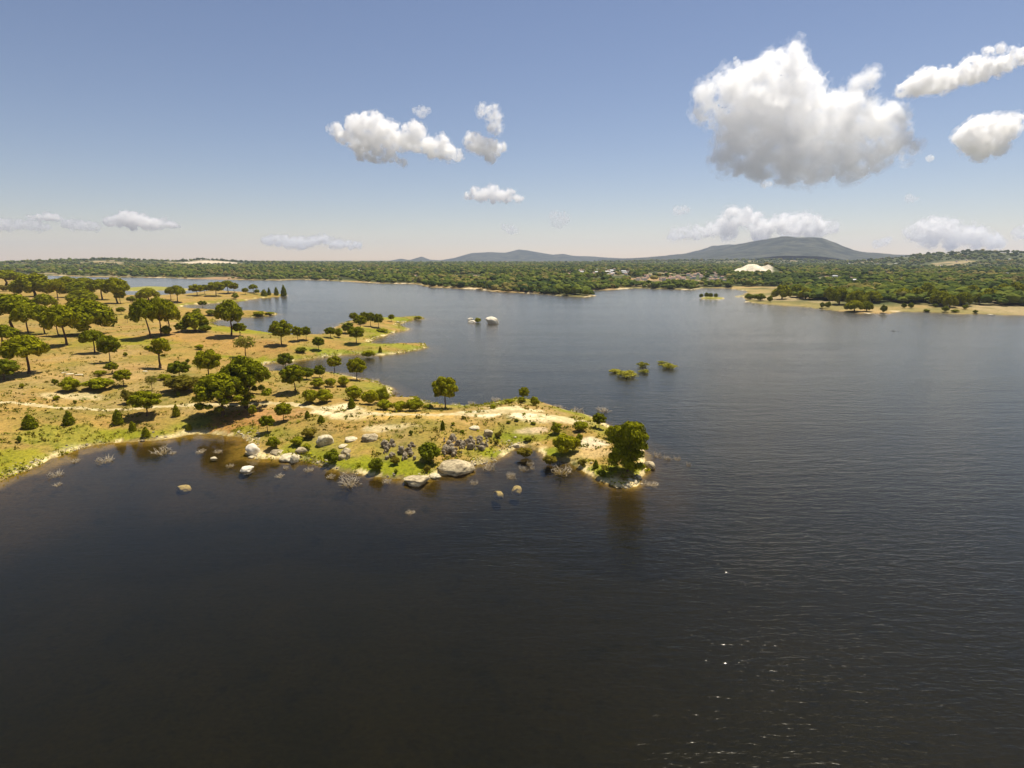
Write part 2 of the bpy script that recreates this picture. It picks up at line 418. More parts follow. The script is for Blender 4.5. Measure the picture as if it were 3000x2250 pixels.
# ------------------------------------------------------------------ ground
az = np.concatenate([np.arange(-180, -47, 3.0), np.arange(-47, 47.01, 0.17), np.arange(50, 180, 3.0)]) * math.pi / 180
rr = [12.0, 24.0, 34.0]
while rr[-1] < 6400: rr.append(rr[-1] * 1.0075 if rr[-1] > 60 else rr[-1] + 1.0)
rr = np.array(rr + [7500., 9000., 11000.])
RR, AA = np.meshgrid(rr, az, indexing='ij')
P2 = np.stack([np.sin(AA) * RR, np.cos(AA) * RR], -1).reshape(-1, 2)
GH, dA, dB, dS, dd = height(P2, True)
nr, na = RR.shape
ii = np.arange(nr - 1)[:, None] * na + np.arange(na)[None]
jj = np.arange(nr - 1)[:, None] * na + (np.arange(na)[None] + 1) % na
GF = np.stack([ii, ii + na, jj + na, jj], -1).reshape(-1, 4)
gv = np.concatenate([P2, GH[:, None]], 1)
cen = len(gv)
gv = np.concatenate([gv, [[0, 0, -7.0]]])
cap = np.stack([np.full(na, cen), np.arange(na), (np.arange(na) + 1) % na], 1)
# soil colours: what grows or lies there
def lerp(a, b, t): return a + (np.asarray(b) - a) * np.asarray(t)[:, None]
x, y = P2[:, 0], P2[:, 1]; r_ = np.hypot(x, y)
N = len(P2)
n1 = fbm2(x / 11, y / 11, 51, 4); n2 = fbm2(x / 3.2, y / 3.2, 61, 4); n3 = fbm2(x / 38, y / 38, 71, 3)
c = np.tile(np.array([0.312, 0.206, 0.052]), (N, 1))
c = lerp(c, (0.215, 0.175, 0.034), sstep(-0.1, 0.4, n1 + 0.3 * n2) * 0.8)
c = lerp(c, (0.345, 0.235, 0.092), sstep(0.0, 0.35, n3 + 0.4 * n2) * 0.6)
c = lerp(c, (0.28, 0.15, 0.045), sstep(0.2, 0.5, -n1) * 0.35)
dn = dA + n2 * 1.6
c = lerp(c, (0.215, 0.205, 0.022), sstep(14, 4, dn) * sstep(-0.15, 0.35, n1 + 0.35 * n3) * 0.75)
c = lerp(c, (0.205, 0.200, 0.012), sstep(6.5, 2.5, dn) * sstep(-0.1, 0.3, n3 + 0.5 * n1) * 0.9)
rim = fbm2(x / 4.5, y / 4.5, 66, 4)
c = lerp(c, (0.17, 0.13, 0.05), sstep(1.6, 0.4, dA) * (dA > 0) * 0.8)
c = lerp(c, (0.62, 0.50, 0.25), sstep(2.6, 0.9, dA + n2 * 1.3 + n1 * 0.9) * (dA > 0) * sstep(-0.28, 0.12, rim))
# patches with a shape of their own: (picture x, y, half width and half depth in metres, colour, strength)
PATCH = [(985,1200,7.5,5,(0.70,0.58,0.34),.95),(1060,1215,8,3,(0.62,0.50,0.27),.8),(1200,1212,13,4.5,(0.52,0.33,0.085),.85),(1400,1213,6,2.5,(0.74,0.64,0.40),.95),
 (1300,1222,10,4,(0.46,0.30,0.10),.6),(1510,1195,8,4,(0.66,0.55,0.30),.8),(1565,1217,7,3,(0.74,0.64,0.40),.95),(1640,1225,9,4,(0.62,0.50,0.27),.85),(1735,1297,4,2.6,(0.70,0.58,0.38),.85),
 (1740,1325,5,3,(0.52,0.36,0.16),.7),(1560,1262,4,2,(0.60,0.45,0.28),.7),(1150,1252,6,2.5,(0.60,0.48,0.26),.7),(700,1235,9,7,(0.36,0.165,0.05),.7),(820,1215,8,5,(0.40,0.22,0.09),.5),
 (720,1262,3,3,(0.22,0.21,0.015),.8),(1150,1372,9,4,(0.21,0.215,0.010),.95),(1020,1362,7,3.5,(0.21,0.215,0.010),.9),(1450,1330,4,3,(0.21,0.22,0.010),.9),(1600,1330,7,3.5,(0.18,0.20,0.010),.9),(1745,1385,6,3,(0.19,0.205,0.010),.9),
 (1520,1285,9,2.5,(0.18,0.195,0.010),.75),(1880,1380,3,4,(0.19,0.205,0.010),.8),(60,1370,14,9,(0.22,0.21,0.012),.85),(250,1290,14,7,(0.22,0.22,0.02),.7),(420,1280,12,4,(0.22,0.21,0.012),.8),(360,1000,22,14,(0.24,0.21,0.018),.9),
 (430,930,40,20,(0.26,0.21,0.03),.5),(700,965,25,12,(0.22,0.21,0.012),.9),(770,1062,14,7,(0.21,0.205,0.012),.95),(1000,1035,24,5,(0.21,0.23,0.02),.8),(1190,1016,24,5,(0.22,0.23,0.02),.85),(1130,975,28,8,(0.21,0.205,0.012),.9),(1190,940,30,8,(0.20,0.22,0.015),.9),
 (640,1190,14,2.5,(0.50,0.36,0.15),.6),(210,1160,9,3,(0.62,0.50,0.27),.6),(640,1108,14,4,(0.22,0.22,0.02),.7),(560,985,30,10,(0.38,0.20,0.06),.5),(720,1010,22,10,(0.34,0.19,0.055),.5)]
pp = cast([(q[0], q[1]) for q in PATCH])
for (u, v, a, b, colr, s), q in zip(PATCH, pp):
    e = np.sqrt(((x - q[0]) / a) ** 2 + ((y - q[1]) / b) ** 2) + 0.55 * n2 + 0.35 * n1
    c = lerp(c, colr, sstep(1.15, 0.65, e) * s * (dA > 0.8))
# far shore
far = (dB > 0) & (dA <= 0)
cf = np.tile(np.array([0.36, 0.25, 0.10]), (N, 1))
fn = fbm2(x / 45, y / 45, 81, 4)
cf = lerp(cf, (0.22, 0.19, 0.06), sstep(-0.2, 0.3, fn) * 0.8)
cf = lerp(cf, (0.075, 0.085, 0.028), sstep(np.where(np.arctan2(x, y) > R(19.5), 12, 2), np.where(np.arctan2(x, y) > R(19.5), 80, 26), dB + np.where(np.arctan2(x, y) > R(19.5), 50, 20) * fn))
cf = lerp(cf, (0.66, 0.54, 0.34), sstep(6, 2, dB + 8 * fn) * sstep(-.05, .25, fbm2(x / 30, y / 30, 83, 3)))
cf = lerp(cf, (0.40, 0.30, 0.16), sstep(0.30, 0.46, fbm2(x / 90, y / 90, 91, 4)) * 0.7)
QU = cast([(2205, 785), (625, 769), (1745, 822), (1900, 818), (600, 817)])
for q, a, b, colr in zip(QU, (34, 130, 45, 60, 60), (75, 160, 50, 50, 60), ((0.82, 0.72, 0.55), (0.70, 0.58, 0.42), (0.46, 0.30, 0.10), (0.42, 0.27, 0.12), (0.42, 0.27, 0.14))):
    e = np.sqrt(((x - q[0]) / a) ** 2 + ((y - q[1]) / b) ** 2) + 0.5 * fbm2(x / 70, y / 70, 95, 3)
    cf = lerp(cf, np.array(colr) * (0.78 + 0.45 * fbm2(x / 9, y / 16, 98, 4))[:, None], sstep(1.1, 0.85, e))
c = np.where(far[:, None], cf, c)
onspit = (dS > 0) & (dA <= 0) & (dB <= 0)
c = np.where(onspit[:, None], lerp(np.tile(np.array([0.26, 0.24, 0.05]), (N, 1)), (0.5, 0.4, 0.2), sstep(3, 0.5, dS)), c)
# lake bed: sand at the edge, then peat and mud
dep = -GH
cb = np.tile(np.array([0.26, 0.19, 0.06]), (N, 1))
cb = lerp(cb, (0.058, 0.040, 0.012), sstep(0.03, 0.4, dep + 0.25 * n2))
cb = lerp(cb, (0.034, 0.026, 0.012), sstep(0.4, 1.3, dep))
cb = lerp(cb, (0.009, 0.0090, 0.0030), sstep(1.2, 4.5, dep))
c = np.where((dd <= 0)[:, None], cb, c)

def build_ground():
    m = bpy.data.meshes.new('ground')
    V = gv.astype(np.float32)
    m.vertices.add(len(V)); m.vertices.foreach_set('co', V.ravel())
    nq, ncap = len(GF), len(cap)
    m.loops.add(nq * 4 + ncap * 3)
    m.loops.foreach_set('vertex_index', np.concatenate([GF.ravel(), cap[:, ::-1].ravel()]).astype(np.int32))
    m.polygons.add(nq + ncap)
    m.polygons.foreach_set('loop_start', np.concatenate([np.arange(nq) * 4, nq * 4 + np.arange(ncap) * 3]).astype(np.int32))
    m.polygons.foreach_set('use_smooth', np.ones(nq + ncap, bool))
    m.materials.append(M['ground'])
    at = m.color_attributes.new('soil', 'FLOAT_COLOR', 'POINT')
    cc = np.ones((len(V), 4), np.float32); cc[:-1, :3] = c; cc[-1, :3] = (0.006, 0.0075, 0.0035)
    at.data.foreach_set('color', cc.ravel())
    m.update(calc_edges=True)
    m.flip_normals() if m.polygons[10].normal.z < 0 else None
    return tag(link('ground', m), kind='structure')
build_ground()

# ------------------------------------------------------------------ water
def build_water():
    L = 10900.0
    k = 96
    a = np.linspace(0, 2 * math.pi, k, endpoint=False)
    V = np.concatenate([[[0, 0, 0]], np.stack([np.cos(a) * L, np.sin(a) * L, a * 0], 1)])
    Fc = np.stack([np.zeros(k, int), 1 + np.arange(k), 1 + (np.arange(k) + 1) % k], 1)
    return tag(link('water', mesh_np('water', V, Fc, False, [M['water']])), kind='structure')
build_water()

# ------------------------------------------------------------------ far mountains
def sheet(name, rs, r0, r1, u0, u1, nr, na, seed, rough, mat):
    d = rays([(u0, 758), (u1, 758)]); a0, a1 = np.arctan2(d[:, 0], d[:, 1])
    RR, AA = np.meshgrid(np.linspace(r0, r1, nr), np.linspace(a0, a1, na), indexing='ij')
    X = np.sin(AA) * RR; Y = np.cos(AA) * RR
    h = ridge_h(rs, RR.ravel(), AA.ravel())
    n = fbm2(X.ravel() / 700, Y.ravel() / 900, seed, 6, 0.55)
    gul = np.abs(fbm2(X.ravel() / 500, Y.ravel() / 1400, seed + 9, 4))
    h = h * (1 + rough * n * 0.6) - np.clip(h, 0, None) * 0.22 * rough * 2 * gul + n * 6
    h = h + 9
    V = np.stack([X.ravel(), Y.ravel(), h], 1)
    i = (np.arange(nr - 1)[:, None] * na + np.arange(na - 1)[None]).ravel()
    m = mesh_np(name, V, np.stack([i, i + 1, i + na + 1, i + na], 1), True, [mat])
    return tag(link(name, m), kind='structure')
sheet('mountain', MOUNTAIN, 4700, 9200, 1650, 3050, 190, 380, 201, 0.42, M['mount'])
sheet('hills', RANGE, 7400, 9900, 1020, 2050, 60, 260, 231, 0.2, M['mount'])

# ------------------------------------------------------------------ foliage templates (unit trees: height 1, crown width 1)
rng = np.random.default_rng(7)
def cards(points, normals, size, rg, jit=0.75):
    n = len(points)
    nn = normals + rg.normal(0, jit, (n, 3)); nn /= np.linalg.norm(nn, axis=1)[:, None] + 1e-9
    t = np.cross(nn, rg.normal(0, 1, (n, 3))); t /= np.linalg.norm(t, axis=1)[:, None] + 1e-9
    b = np.cross(nn, t)
    s = size * rg.uniform(0.6, 1.35, (n, 1)); k = rg.uniform(0.55, 1.0, (n, 1))
    A = points - t * s; B = points - b * s * k * 0.8; Cc = points + t * s * 1.1; D = points + b * s * k
    V = np.stack([A, B, Cc, D], 1).reshape(-1, 3)
    return V, np.arange(n * 4).reshape(-1, 4)

def foliage(lumps, n, size, rg, core=0.8, zscale=1.0, jit=0.32, spread=0.16):
    """lumps: (x,y,z,rx,ry,rz) -> leaf clumps through their shells plus ragged inner masses"""
    acc = Acc(); L = np.array(lumps, float)
    area = (L[:, 3] * L[:, 4] + L[:, 3] * L[:, 5]); w = area / area.sum()
    idx = rg.choice(len(L), n, p=w)
    dv = rg.normal(0, 1, (n, 3)); dv /= np.linalg.norm(dv, axis=1)[:, None]
    low = dv[:, 2] < -0.45; dv[low, 2] *= -1
    rad = 1 - np.abs(rg.normal(0, spread, n)); rad = np.where(rg.random(n) < 0.12, rg.uniform(1.0, 1.12, n), rad)
    pts = L[idx, :3] + dv * L[idx, 3:] * rad[:, None]
    V, Fc = cards(pts, dv, size, rg, jit); acc.add(V, Fc)
    if core > 0:
        v, f = ICO[2]
        fq = np.concatenate([f, f[:, 2:3]], 1)
        for q in L:
            nv = v * (1 + 0.28 * fbm3(v * 2.2 + q[:3] * 9, 5, 3))[:, None] * q[3:] * core + q[:3]
            # ragged shell of separate faces so that it reads as leaves
            tri = nv[f] + rg.normal(0, q[3] * 0.05, (len(f), 1, 3))
            acc.add(np.concatenate([tri, tri[:, 2:3]], 1).reshape(-1, 3), np.arange(len(f) * 4).reshape(-1, 4))
    return acc

def crown_mesh(name, lumps, n, size, mat, seed, **kw):
    a = foliage(lumps, n, size, np.random.default_rng(seed), **kw)
    V = np.concatenate(a.V); Fc = np.concatenate(a.F)
    deg = Fc[:, 2] == Fc[:, 3]
    return mesh_np(name, V, Fc, False, [mat])

def trunk_mesh(name, lumps, seed, r0=0.028, fork=0.45, lean=0.0, nb=6, aspect=1.0):
    """aspect = height / width of the tree, keeps the stem round after scaling"""
    rg = np.random.default_rng(seed); acc = Acc()
    L = np.array(lumps)
    top = np.array([lean, 0, fork])
    mid = np.array([lean * 0.35 + rg.normal(0, .015), rg.normal(0, .015), fork * 0.5])
    pts = [np.array([0, 0, -0.05]), np.array([0, 0, 0.0]), mid * 0.5 + [rg.normal(0, .008), 0, 0], mid, top]
    V, Fc = tube(pts, [r0 * 1.5, r0 * 1.35, r0 * 1.02, r0 * 0.9, r0 * 0.72], 7); V[:, :2] = V[:, :2]; acc.add(V, Fc)
    sel = L[rg.permutation(len(L))[:nb]]
    for q in sel:
        e = q[:3] + [0, 0, -0.1 * q[5]]
        m1 = top * 0.6 + e * 0.4 + np.array([rg.normal(0, .02), rg.normal(0, .02), -0.03])
        V, Fc = tube([top - [0, 0, 0.04], m1, e], [r0 * 0.55, r0 * 0.4, r0 * 0.16], 5); acc.add(V, Fc)
    return acc.mesh(name, True, [M['bark']])

def lumps_umbrella(rg, cb=0.55, n=17):
    L = [(0, 0, (cb + 1) / 2 + .03, .30, .30, (1 - cb) * .46)]
    for k in range(n):
        a = k * 2.4 + rg.uniform(-.3, .3); rad = 0.37 * math.sqrt((k + .6) / n)
        rz = (1 - cb) * rg.uniform(.28, .42); rx = rg.uniform(.12, .18)
        z = cb + (1 - cb) * (0.66 - 0.46 * (rad / .37) ** 2 + rg.uniform(-.1, .06))
        L.append((rad * math.cos(a), rad * math.sin(a), z, rx, rx, rz))
    return L
def lumps_round(rg, cb=0.3, n=16, flatb=0.0):
    c0, hz = (1 + cb) / 2, (1 - cb) / 2
    L = [(0, 0, c0, .33, .33, hz * .68)]
    for k in range(n):
        z = 1 - 2 * (k + .5) / n; z = max(z, -0.75 + flatb); rad = math.sqrt(max(0, 1 - z * z)); a = k * 2.4
        s = rg.uniform(.13, .20)
        L.append((rad * math.cos(a) * (.5 - s * .85), rad * math.sin(a) * (.5 - s * .85), c0 + z * (hz - s * hz * 1.6), s, s, s * hz * 2))
    return L
def lumps_dome(rg, n=46, cb=0.30):
    L = [(0, 0, .58, .30, .30, .20)]
    for k in range(n):
        a = k * 2.4 + rg.uniform(-.25, .25); t = (k + .5) / n; rad = .42 * math.sqrt(t); s = rg.uniform(.065, .115)
        z = cb + (1 - cb) * (0.92 * math.sqrt(max(0, 1 - (rad / .47) ** 2)) - .08 + rg.uniform(-.10, .05))
        L.append((rad * math.cos(a), rad * math.sin(a), max(z, cb), s, s, s * rg.uniform(.9, 1.3)))
    for k in range(14):
        a = k * .45 + rg.uniform(-.2, .2); s = rg.uniform(.06, .11); q = rg.uniform(.30, .42)
        L.append((q * math.cos(a), q * math.sin(a), cb + rg.uniform(-.06, .16), s, s, s * .8))
    return L
def lumps_bush(rg, n=11):
    L = [(0, 0, .35, .30, .26, .36)]
    for k in range(n):
        a = k * 2.4 + rg.uniform(-.4, .4); rad = .34 * math.sqrt((k + .5) / n); s = rg.uniform(.12, .2)
        z = .72 * math.sqrt(max(0.05, 1 - (rad / .42) ** 2)) * rg.uniform(.75, 1.05)
        L.append((rad * math.cos(a), rad * math.sin(a), max(z, .16), s, s, s * rg.uniform(1.0, 1.5)))
    return L
def lumps_cone(rg):
    L = []
    for k in range(9):
        z = .08 + .84 * k / 8; w = .47 * (1 - (k / 8.8) ** 2.2) * (1 - .12 * (k < 1)) + .04 + rg.uniform(-.04, .04)
        L.append((rg.uniform(-.03, .03), rg.uniform(-.03, .03), z, w, w, .13))
    return L
def lumps_tall(rg):
    base = [(-.30,.05,.16,.15),(.05,.05,.13,.17),(.28,0,.15,.13),(-.36,0,.36,.13),(.36,0,.50,.14),(-.02,0,.93,.20),(.17,0,.86,.24),(-.20,.05,.80,.22),(.02,-.1,.78,.28),(.30,0,.72,.19),(-.32,0,.66,.17),(.05,.1,.64,.30),(.24,.05,.58,.20),(-.16,0,.56,.22),(-.28,-.05,.46,.17),(.02,0,.46,.24),
            (.22,0,.40,.16),(-.14,.05,.36,.20),(.08,0,.30,.20),(-.02,-.08,.22,.17),(.16,.1,.24,.13),(-.22,.05,.27,.12)]
    return [(x, y + rg.uniform(-.16, .16), z, s, s, s * .55) for x, y, z, s in base]
def lumps_lobed(rg):
    L = [(.08, 0, .86, .30, .30, .13), (-.02, .1, .80, .24, .24, .12), (.24, -.05, .76, .22, .22, .12), (.10, 0, .70, .26, .26, .10), (-.38, 0, .66, .14, .14, .08), (-.26, .04, .60, .13, .13, .07), (.34, 0, .64, .15, .15, .09), (0, 0, .54, .14, .14, .07), (.16, 0, .42, .08, .08, .04)]
    return L

TPL = {}
def make_tpl(key, name, lumpf, n, size, mat, seeds, fork, r0, nb, **kw):
    out = []
    for s in seeds:
        rg = np.random.default_rng(s); L = lumpf(rg)
        out.append((crown_mesh('crown', L, n, size, M[mat], s, **kw), trunk_mesh('trunk', L, s, r0, fork, 0.0, nb) if fork else None))
    TPL[key] = (name, out)
make_tpl('U', 'umbrella_pine', lambda g: lumps_umbrella(g, .48, 20), 4200, .031, 'pine', (11, 12, 13), .58, .026, 7)
make_tpl('V', 'umbrella_pine', lambda g: lumps_umbrella(g, .22, 24), 4200, .033, 'pine', (14, 15), .42, .030, 7)
make_tpl('R', 'round_pine', lambda g: lumps_round(g, .30), 3400, .036, 'pine', (21, 22, 23), .45, .024, 6)
make_tpl('K', 'round_pine', lambda g: lumps_round(g, .14, 16, .1), 3400, .038, 'dark', (24, 25), .3, .024, 5)
make_tpl('D', 'spreading_pine', lambda g: lumps_dome(g), 6500, .022, 'pine', (31, 32), .34, .030, 16, core=.70)
make_tpl('L', 'lobed_pine', lumps_lobed, 3000, .034, 'pine', (35,), .5, .04, 8)
make_tpl('S', 'sparse_pine', lambda g: lumps_round(g, .38, 15, .2), 900, .040, 'pale', (36, 37), .5, .022, 8, core=0.0)
make_tpl('C', 'young_pine', lumps_cone, 1500, .060, 'pine', (41, 42), .0, 0, 0)
make_tpl('T', 'bushy_pine', lumps_tall, 5200, .030, 'pine', (51,), .6, .03, 9, core=.62)
make_tpl('B', 'shrub', lambda g: lumps_bush(g), 2200, .040, 'bush', (61, 62, 63), .0, 0, 0)
make_tpl('O', 'shrub', lambda g: lumps_bush(g), 2200, .036, 'olive', (66, 67), .0, 0, 0)
make_tpl('G', 'shrub', lambda g: lumps_bush(g, 14), 2600, .036, 'dark', (71, 72), .0, 0, 0)

CATS = {'shrub': 'shrub'}
_cnt = {}
def plant(kind, P, h, w, label, group=None, lean=0.0, rot=None, depth=1.0):
    name, var = TPL[kind]
    i = _cnt.get(kind, 0); _cnt[kind] = i + 1
    cr, tr = var[i % len(var)]
    rz = (i * 2.399) % 6.283 if rot is None else rot
    cat = 'shrub' if name == 'shrub' else 'tree'
    if tr is None:
        o = link(name, cr, None, P, (0, 0, rz), (w, w * depth, h))
        return tag(o, label, cat, group)
    e = link(name, None, None, P, (0, lean, 0) if lean else (0, 0, rz), (w, w, h))
    tag(e, label, cat, group)
    link('crown', cr, e); link('trunk', tr, e)
    return e

